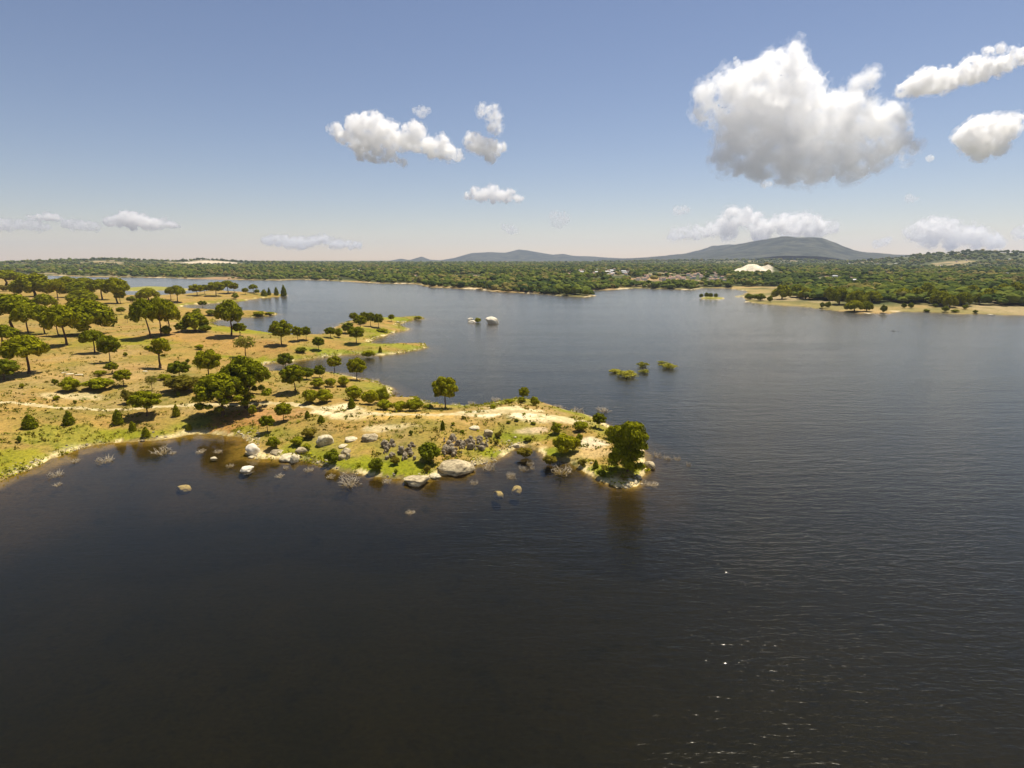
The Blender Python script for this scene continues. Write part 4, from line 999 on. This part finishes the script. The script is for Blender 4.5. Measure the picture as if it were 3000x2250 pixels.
# ------------------------------------------------------------------ tufts of heath and grass scattered over the near land
def build_tufts():
    rg = np.random.default_rng(5)
    uv = np.stack([rg.uniform(-30, 1880, 9500), 880 + 560 * rg.random(9500) ** .8], 1)
    P = flat(uv); h, a, b, s_, d = height(P, True); P = np.concatenate([P, h[:, None]], 1)
    n = fbm2(P[:, 0] / 7, P[:, 1] / 7, 15, 3)
    ok = (a > 1.0) & (n > -0.12); P = P[ok][:5000]
    acc = Acc()
    for k, p in enumerate(P):
        m = 9; s = rg.uniform(.13, .46)
        pts = p + np.stack([rg.normal(0, s * .8, m), rg.normal(0, s * .8, m), np.abs(rg.normal(0, s * .5, m)) + .03], 1)
        V, Fc = cards(pts, np.tile([0, 0, .6], (m, 1)), s * .55, rg, .9); acc.add(V, Fc, int(rg.choice(4, p=(.42, .22, .2, .16))))
    return tag(link('heath_tufts', acc.mesh('heath_tufts', False, [M['olive'], M['dark'], M['pale'], M['bush']])), "low dry tufts dotted over the bare near land", 'ground cover', None, 'stuff')
build_tufts()
def build_reeds():
    rg = np.random.default_rng(6); acc = Acc()
    poly = W_MAIN; seg = np.roll(poly, -1, 0) - poly; ln = np.linalg.norm(seg, axis=1)
    vis = (np.hypot(*poly.T) < 520) & (poly[:, 1] > 60)
    idx = np.where(vis)[0]
    pr = ln[idx] / ln[idx].sum()
    pick = rg.choice(idx, 5200, p=pr); t = rg.random((5200, 1))
    q = poly[pick] + seg[pick] * t + rg.normal(0, 1.5, (5200, 2))
    n = fbm2(q[:, 0] / 8, q[:, 1] / 8, 25, 3); h, a, b, s_, d = height(q, True)
    ok = (n > -.05) & (a > -.5) & (a < 5); q = q[ok]; h = np.maximum(h[ok], -.1)
    for k in range(len(q)):
        m = 7; s = rg.uniform(.18, .5)
        pts = np.array([q[k, 0], q[k, 1], h[k]]) + np.stack([rg.normal(0, s * .7, m), rg.normal(0, s * .7, m), np.abs(rg.normal(0, s * .6, m)) + .05], 1)
        V, Fc = cards(pts, np.tile([0, -.4, .5], (m, 1)), s * .5, rg, .8); acc.add(V, Fc)
    return tag(link('shore_grass', acc.mesh('shore_grass', False, [M['bush']])), "bright green grass fringing the waterline of the near land", 'grass', None, 'stuff')
build_reeds()

def build_shingle():
    rg = np.random.default_rng(16); acc = Acc(); v, f = ICO[1]
    poly = W_MAIN; seg = np.roll(poly, -1, 0) - poly; ln = np.linalg.norm(seg, axis=1)
    idx = np.where((np.hypot(*poly.T) < 420) & (poly[:, 1] > 60))[0]
    pick = rg.choice(idx, 9000, p=ln[idx] / ln[idx].sum()); t = rg.random((9000, 1))
    q = poly[pick] + seg[pick] * t + rg.normal(0, 1.6, (9000, 2))
    n = fbm2(q[:, 0] / 6, q[:, 1] / 6, 28, 3); h, a, b, s_, d = height(q, True)
    ok = (n > 0.0) & (a > -.5) & (a < 3.5); q = q[ok][:3200]; h = h[ok][:3200]
    for k in range(len(q)):
        r0 = math.exp(rg.normal(math.log(.16), .5))
        V = v * (1 + rg.normal(0, .16, (len(v), 1))) * np.array([r0, r0 * rg.uniform(.6, 1), r0 * rg.uniform(.4, .8)]) + [q[k, 0], q[k, 1], h[k] + r0 * .15]
        acc.add(V, f, 0 if rg.random() < .6 else 1)
    return tag(link('shore_stones', acc.mesh('shore_stones', False, [M['white'], M['stone']])), "loose pale stones washed along the near waterline", 'stones', None, 'stuff')
build_shingle()

# ------------------------------------------------------------------ houses across the lake
def house_mesh(seed, L, W, H, roof):
    acc = Acc()
    a, b = L / 2, W / 2
    V = np.array([(-a,-b,-3),(a,-b,-3),(a,b,-3),(-a,b,-3),(-a,-b,H),(a,-b,H),(a,b,H),(-a,b,H)], float)
    acc.add(V, np.array([(0,1,5,4),(1,2,6,5),(2,3,7,6),(3,0,4,7)]), 0)
    e = .6; z = H; rt = H + W * .28
    V = np.array([(-a-e,-b-e,z-.1),(a+e,-b-e,z-.1),(a+e,b+e,z-.1),(-a-e,b+e,z-.1),(-a-e,0,rt),(a+e,0,rt)], float)
    acc.add(V, np.array([(0,1,5,4),(2,3,4,5),(0,4,3,3),(1,2,5,5),(3,2,1,0)]), 1)
    for k in range(int(L // 3.5)):
        xx = -a + 2 + k * 3.3
        V = np.array([(xx,-b-.03,1),(xx+1.2,-b-.03,1),(xx+1.2,-b-.03,2.4),(xx,-b-.03,2.4)], float); acc.add(V, np.array([(0,1,2,3)]), 2)
    V = np.concatenate(acc.V); Fc = np.concatenate(acc.F); mi = np.concatenate(acc.M)
    m = bpy.data.meshes.new('house')
    m.from_pydata(V.tolist(), [], [tuple(dict.fromkeys(f)) for f in Fc.tolist()])
    for mt in (M['plaster'], roof, M['darktwig']): m.materials.append(mt)
    m.polygons.foreach_set('material_index', mi.astype(np.int32)); m.update()
    return m
HS = [house_mesh(1, 13, 9, 8, M['tile']), house_mesh(2, 16, 10, 7.5, M['plaster']), house_mesh(3, 11, 9, 9, M['tile']), house_mesh(4, 20, 10, 8, M['plaster'])]
rg = np.random.default_rng(31)
HC = [((1655,1860,780,797),52,"pale house of the village on the wooded plain across the lake",'houses of the pale village'),
 ((1860,2125,792,811),60,"house with reddish roof in the long town below the big mountain",'houses of the reddish town'),
 ((0,330,775,803),44,"white house scattered on the hillside across the lake at the far left",'houses on the left hillside'),
 ((2390,2720,768,815),30,"white house among the woods at the foot of the right-hand hill",'houses at the foot of the right hill'),
 ((2660,2990,750,810),18,"single white house high on the wooded right-hand hill",'houses on the right hill'),
 ((1010,1450,778,815),18,"lone pale house in the forest across the middle of the lake",'lone houses in the middle forest')]
huv = []; hl = []
for (a, b, c0, d0), n, lab, g in HC:
    for k in range(n):
        huv.append((rg.uniform(a, b), c0 + (d0 - c0) * rg.random())); hl.append((lab, g))
HP = cast(huv, 8.0)
_hb = height(HP[:, :2], True)[2]
for i, (p, (lab, g)) in enumerate(zip(HP, hl)):
    if _hb[i] < 120: continue
    red = 'red' in lab
    m = HS[(0, 2)[i % 2]] if red else HS[i % 4]
    s = rg.uniform(.28, .52)
    tag(link('house', m, None, (p[0], p[1], p[2]), (0, 0, rg.uniform(-.7, .7)), (s, s, s)), lab, 'house', g)

# ------------------------------------------------------------------ the forest across the lake
def build_forest():
    rg = np.random.default_rng(77)
    n = 60000
    a = rg.uniform(-47, 47, n) * math.pi / 180
    r = np.exp(rg.uniform(math.log(480), math.log(5000), n))
    q = np.stack([np.sin(a) * r, np.cos(a) * r], 1)
    h, A, B, s_, d = height(q, True)
    cl = fbm2(q[:, 0] / 55, q[:, 1] / 55, 19, 4); cl2 = fbm2(q[:, 0] / 200, q[:, 1] / 200, 29, 3)
    x, y = q.T
    keep = (B > 3) & (A < 0)
    # the open dry strip behind the right shore keeps only its single pines
    deg = np.degrees(a)
    strip = (deg > 19.5) & (B < 48 + 30 * cl)
    keep &= ~strip
    edge = sstep(0, np.where(deg > 19.5, 28, 12), B + np.where(deg > 19.5, 30, 14) * cl)
    keep &= rg.random(n) < 0.12 + 0.88 * edge
    keep &= ~((B > 150) & (fbm2(x / 90, y / 90, 91, 4) > .24))
    for p, ra, rb in zip(QU, (40, 130, 45, 60, 60), (150, 220, 50, 50, 60)):
        keep &= ((x - p[0]) / ra) ** 2 + ((y - p[1]) / rb) ** 2 > 1.0
    q, h, r, B = q[keep], h[keep], r[keep], B[keep]
    # clearings round the houses, longer on the lake side
    far_ok = np.ones(len(q), bool)
    for p in HP:
        dx = q[:, 0] - p[0]; dy = q[:, 1] - p[1]; ur = np.array([p[0], p[1]]) / np.hypot(p[0], p[1])
        al = dx * ur[0] + dy * ur[1]; ac = np.abs(-dx * ur[1] + dy * ur[0])
        far_ok &= ~((ac < 9) & (al > -80) & (al < 9))
    q, h, r, B = q[far_ok], h[far_ok], r[far_ok], B[far_ok]
    v, f = ICO[2]
    n = len(q)
    rad = np.clip(np.exp(rg.normal(math.log(3.7), .30, n)), 1.8, 5.6) * (1 + np.clip((r - 1200) / 4000, 0, .9)); hz = rad * rg.uniform(.55, .9, n)
    base = h + rg.uniform(1.2, 3.4, n) * np.clip(B / 25, .25, 1)
    jit = 1 + rg.normal(0, .13, (n, len(v)))
    zz = v[:, 2].copy(); 
    V = v[None] * jit[..., None]
    V[..., 2] = np.where(V[..., 2] < 0, V[..., 2] * .6, V[..., 2])
    V = V * np.stack([rad, rad, hz], 1)[:, None, :]
    V[..., 0] += q[:, 0:1]; V[..., 1] += q[:, 1:2]; V[..., 2] += (base + hz * .6)[:, None]
    Fc = (f[None] + (np.arange(n) * len(v))[:, None, None]).reshape(-1, 3)
    kind = np.where(fbm2(q[:, 0] / 130, q[:, 1] / 130, 39, 3) + rg.normal(0, .22, n) > .22, 1, 0); kind = np.where(fbm2(q[:, 0] / 70, q[:, 1] / 70, 49, 3) + rg.normal(0, .25, n) > .42, 2, kind)
    mi = np.repeat(kind, len(f))
    return tag(link('forest', mesh_np('forest', V.reshape(-1, 3), Fc, False, [M['forest'], M['forest2'], M['forest3']], mi)), "dense pine forest covering the far shore and hills", 'forest', None, 'stuff')
build_forest()

# ------------------------------------------------------------------ clouds: closed lumpy bodies of bright droplets
def cloud_mat(name, density, ms, seed, lo=.40, hi=.62, g=.55):
    m = bpy.data.materials.new(name); m.use_nodes = True; n = m.node_tree.nodes; l = m.node_tree.links
    n.remove(n['Principled BSDF'])
    v = n.new('ShaderNodeVolumePrincipled'); v.inputs['Color'].default_value = (1, 0.995, 0.99, 1)
    v.inputs['Anisotropy'].default_value = g
    tc = n.new('ShaderNodeTexCoord')
    a = noise(n, 1.0 / (ms * 1.0), 2, 0.5); b = noise(n, 1.0 / (ms * .38), 5, 0.6)
    l.new(tc.outputs['Object'], a.inputs['Vector']); l.new(tc.outputs['Object'], b.inputs['Vector']); b.inputs['Distortion'].default_value = .5
    fac = mth(n, l, 'ADD', mth(n, l, 'MULTIPLY', a.outputs['Fac'], .55), mth(n, l, 'MULTIPLY', b.outputs['Fac'], .45))
    mr = n.new('ShaderNodeMapRange'); mr.interpolation_type = 'SMOOTHSTEP'
    for k, q in (('From Min', lo), ('From Max', hi), ('To Min', 0.0), ('To Max', density * 2.6)): mr.inputs[k].default_value = q
    l.new(fac, mr.inputs['Value']); l.new(mr.outputs['Result'], v.inputs['Density'])
    l.new(v.outputs['Volume'], n['Material Output'].inputs['Volume'])
    m.cycles.volume_step_rate = 0.28
    return m
def cloud(label, puffs, dist, tau, o=(0, 0), sc=1.0, flatten=1.0, seed=0, rough=.32, thick=.8, res=70):
    """puffs in picture units (x, y, radius), placed dist metres away; tau: optical depth of a typical puff"""
    if dist > 13000: tau *= .55
    rg = np.random.default_rng(500 + seed); acc = Acc(); v, f = ICO[2]
    P = np.array(puffs, float); P[:, 0] = o[0] + P[:, 0] * sc; P[:, 1] = o[1] + P[:, 1] * sc; rad = P[:, 2] * sc / F * dist * 1.15
    d = rays(P[:, :2]); C = d * dist; C[:, 2] += CAM_H
    ctr = C.mean(0); ax = ctr - [0, 0, CAM_H]; ax /= np.linalg.norm(ax)
    # fill the gaps between neighbouring puffs
    ex, er = [], []
    for i in range(len(C)):
        for j in range(i):
            dq = np.linalg.norm(C[i] - C[j]); rs = rad[i] + rad[j]
            if rs * .45 < dq < rs * 1.35:
                t = rg.uniform(.35, .65); r1 = min(rad[i], rad[j]) * rg.uniform(.6, .95)
                ex.append(C[i] * t + C[j] * (1 - t) + rg.normal(0, r1 * .18, 3)); er.append(r1)
    if ex: C = np.concatenate([C, ex]); rad = np.concatenate([rad, er])
    for c_, r0 in zip(C, rad):
        off = rg.normal(0, .35) * rad.mean()
        acc.add(v * r0 * rg.uniform(.95, 1.1) * np.array([1, thick, 1]) + c_ + ax * off - ctr, f)
    tmp = acc.mesh('cloud_src'); ob = bpy.data.objects.new('cloud_src', tmp); COL.objects.link(ob)
    ext = np.ptp(np.concatenate(acc.V), axis=0).max()
    md = ob.modifiers.new('r', 'REMESH'); md.mode = 'VOXEL'; md.voxel_size = ext / (res * 1.9); md.use_smooth_shade = True
    dg = bpy.context.evaluated_depsgraph_get(); dg.update()
    me = bpy.data.meshes.new_from_object(ob.evaluated_get(dg)); bpy.data.objects.remove(ob); bpy.data.meshes.remove(tmp)
    n = len(me.vertices); co = np.empty(n * 3, np.float32); me.vertices.foreach_get('co', co); co = co.reshape(-1, 3).astype(float)
    nm = np.empty(n * 3, np.float32); me.vertices.foreach_get('normal', nm); nm = nm.reshape(-1, 3)
    ms = np.median(rad)
    bil = .34 - 1.15 * np.abs(fbm3(co / (ms * .95), seed, 2)) + .30 - .85 * np.abs(fbm3(co / (ms * .40), seed + 5, 2)) + .22 - .60 * np.abs(fbm3(co / (ms * .16), seed + 9, 2)) + .40 * fbm3(co / (ms * .30), seed + 15, 4, .65)
    co = co + nm * (ms * rough * bil)[:, None]
    me.vertices.foreach_set('co', co.astype(np.float32).ravel()); me.update()
    me.name = 'cloud'; me.materials.clear(); me.materials.append(cloud_mat('cloud droplets', tau / (2 * ms), ms, seed, g=.66))
    root = tag(link('cloud', me, None, ctr), label, 'cloud', 'clouds')
    if len(puffs) > 4:      # a thin torn veil round the body
        ve = me.copy(); ve.materials.clear(); ve.materials.append(cloud_mat('cloud veil', tau * .42 / (2 * ms), ms, seed, .47, .66, .66))
        vc = co + nm * (ms * (.30 + .55 * np.clip(fbm3(co / (ms * .9), seed + 31, 3), -.4, 1)))[:, None]
        ve.vertices.foreach_set('co', vc.astype(np.float32).ravel()); ve.update()
        link('veil', ve, root)
    return root
Z2 = dict(o=(2000, 80), sc=.452); Z1 = dict(o=(900, 280), sc=.3165); Z3 = dict(o=(0, 580), sc=.4069)
cloud("huge towering white cumulus with grey base, upper right", [(170,430,80),(300,420,110),(450,380,140),(580,330,130),(680,250,95),(705,205,72),(724,155,48),(737,108,28),(760,330,80),(850,400,80),(700,480,180),(500,560,180),(380,700,140),(250,610,75),(330,830,110),(520,820,150),(700,800,180),(880,830,150),(900,620,160),(1050,620,150),(1200,600,120),(1300,620,110),(1370,720,90),(1450,790,50),(1250,800,110),(1080,860,110),(1040,460,60),(1120,400,60),(1190,340,55),(1232,312,32)], 6500, 1.7, seed=1, res=110, **Z2)
cloud("long white streak of cloud rising to the upper right corner", [(1420,410,32),(1490,390,52),(1580,350,72),(1680,350,70),(1770,330,55),(1880,280,70),(1960,280,55),(2050,250,50),(2130,220,46),(2210,190,42),(1980,160,26),(2060,140,22),(2150,150,22),(2280,160,40)], 6500, 2.6, seed=2, res=90, **Z2)
cloud("compact white cloud at the right edge under the long streak", [(1830,720,60),(1890,700,85),(1980,690,95),(2060,670,80),(2120,620,45),(2170,580,22),(1930,770,70),(2030,760,60)], 6800, 3.2, seed=3, **Z2)
cloud("white lumpy cloud left of the middle of the sky, tail to the right", [(270,320,50),(330,380,55),(450,280,85),(560,250,75),(640,220,60),(480,420,100),(620,400,105),(740,360,110),(800,300,45),(880,420,80),(1000,350,90),(1050,430,85),(1150,500,65),(1240,450,68),(1300,520,62),(1390,550,45),(500,560,50),(640,560,50),(780,560,50),(880,620,32)], 9000, 2.4, seed=4, res=100, **Z1)
cloud("small wedge-shaped cloud in the middle of the sky, right of the lumpy one", [(1540,430,70),(1620,470,70),(1720,480,60),(1800,480,42),(1690,560,46),(1705,600,32)], 9000, 2.2, seed=5, **Z1)
cloud("small hooked cloud above the wedge-shaped one", [(1630,140,46),(1720,150,58),(1745,220,46),(1745,300,52),(1690,300,30)], 9000, 1.2, seed=6, **Z1)
cloud("thin wisp of cloud above the lumpy one", [(1060,150,48),(1000,140,28),(1120,140,28)], 9000, .6, seed=7, **Z1)
cloud("neat flat-bottomed small cloud in mid sky", [(1490,930,32),(1560,905,48),(1640,915,48),(1720,895,62),(1790,930,48),(1880,920,45),(1950,950,32),(1990,955,18),(1600,950,35),(1720,960,30)], 14000, 3.0, seed=8, **Z1)
cloud("tiny cloud low in mid sky under the flat-bottomed one", [(1830,1220,32),(1890,1240,38),(1940,1255,22)], 18500, 1.4, seed=9, **Z1)
cloud("small low cloud near the left edge", [(215,142,20),(280,142,22),(340,132,28),(400,142,25),(440,150,12)], 18500, 3.5, seed=10, **Z3)
cloud("larger low white cloud on the left, above the grove", [(780,172,30),(850,165,36),(900,148,44),(970,150,42),(1040,170,42),(1120,185,36),(1190,182,32),(1250,195,25),(1290,208,10),(950,195,30),(1060,200,28)], 18500, 4.5, seed=11, **Z3)
cloud("faint long cloud low over the horizon left of the middle", [(775,706,10),(795,703,13),(815,706,14),(838,708,15),(862,711,15),(885,712,15),(908,708,14),(928,702,13),(943,694,10),(955,704,12),(975,712,13),(1000,714,12),(1025,717,11),(1050,719,9)], 19000, 3.2, seed=12)
cloud("dull band of cloud under the small low cloud at the left edge", [(-20,655,16),(5,658,16),(30,660,15),(58,657,14),(85,660,13),(110,662,13),(132,664,11)], 18800, 2.6, seed=23)
cloud("faint strip of cloud joining the two low clouds on the left", [(190,656,11),(212,658,13),(235,659,13),(258,662,13),(282,664,11)], 18800, 2.2, seed=24)
cloud("wide cloud bank resting behind the big mountain", [(320,1230,52),(400,1222,46),(470,1262,52),(560,1285,46),(650,1272,56),(740,1272,56),(820,1272,56),(900,1300,46),(970,1292,32),(200,1310,42),(100,1330,36),(20,1335,36),(300,1325,46),(500,1345,46),(700,1340,46),(850,1340,40),(-60,1345,30)], 19000, 3.5, seed=13, res=100, **Z2)
cloud("wide low cloud bank over the right-hand hill", [(1480,1320,42),(1560,1300,46),(1650,1290,56),(1740,1310,56),(1840,1340,52),(1930,1350,48),(2010,1380,42),(1600,1380,46),(1750,1390,46),(1900,1400,38),(2060,1410,22)], 19000, 3.5, seed=14, res=90, **Z2)
cloud("small low cloud between the big mountain and the right-hand bank", [(1260,1402,26),(1300,1392,28),(1330,1378,24)], 19000, 1.2, seed=15, **Z2)
cloud("low cloud cut by the right edge", [(2180,1335,36),(2220,1320,40),(2270,1330,40)], 19000, 1.8, seed=16, **Z2)
cloud("pale puff of cloud low in the middle, right of the tiny one", [(1625,632,15),(1650,640,17),(1640,660,11),(1620,655,9)], 19000, .9, seed=17)
cloud("tiny puff of cloud left of and above the mountain's bank", [(1985,618,12),(2002,614,12),(2014,617,8)], 18500, 1.3, seed=18)
cloud("tiny puff of cloud under the huge cumulus", [(530,1020,22),(560,1015,18)], 9000, .8, seed=19, **Z2)
cloud("tiny round puff right of the huge cumulus", [(1605,850,20),(1590,845,14)], 7000, .9, seed=20, **Z2)
cloud("tiny puff high beside the peak of the huge cumulus", [(350,225,20),(365,240,14),(340,205,12)], 6500, .6, seed=21, **Z2)
cloud("small faint puff over the wide right-hand cloud bank", [(1465,1105,22),(1495,1115,18),(1525,1112,12)], 15500, .9, seed=22, **Z2)

# ------------------------------------------------------------------ the summer haze over the lake
def build_haze(density):
    x0, x1, y0, y1, z0, z1 = -11500, 11500, -11500, 11500, -8.0, 340.0
    V = np.array([(x0,y0,z0),(x1,y0,z0),(x1,y1,z0),(x0,y1,z0),(x0,y0,z1),(x1,y0,z1),(x1,y1,z1),(x0,y1,z1)], float)
    Fc = np.array([(3,2,1,0),(4,5,6,7),(0,1,5,4),(1,2,6,5),(2,3,7,6),(3,0,4,7)])
    m = bpy.data.materials.new('haze'); m.use_nodes = True; n = m.node_tree.nodes; n.remove(n['Principled BSDF'])
    v = n.new('ShaderNodeVolumePrincipled'); v.inputs['Color'].default_value = (0.68, 0.75, 0.95, 1); v.inputs['Density'].default_value = density
    v.inputs['Anisotropy'].default_value = 0.3
    m.node_tree.links.new(v.outputs['Volume'], n['Material Output'].inputs['Volume'])
    o = link('haze', mesh_np('haze', V, Fc, False, [m]))
    o.display_type = 'WIRE'
    return tag(o, "pale summer haze filling the air over the lake", 'haze', None, 'stuff')
build_haze(4.8e-5)
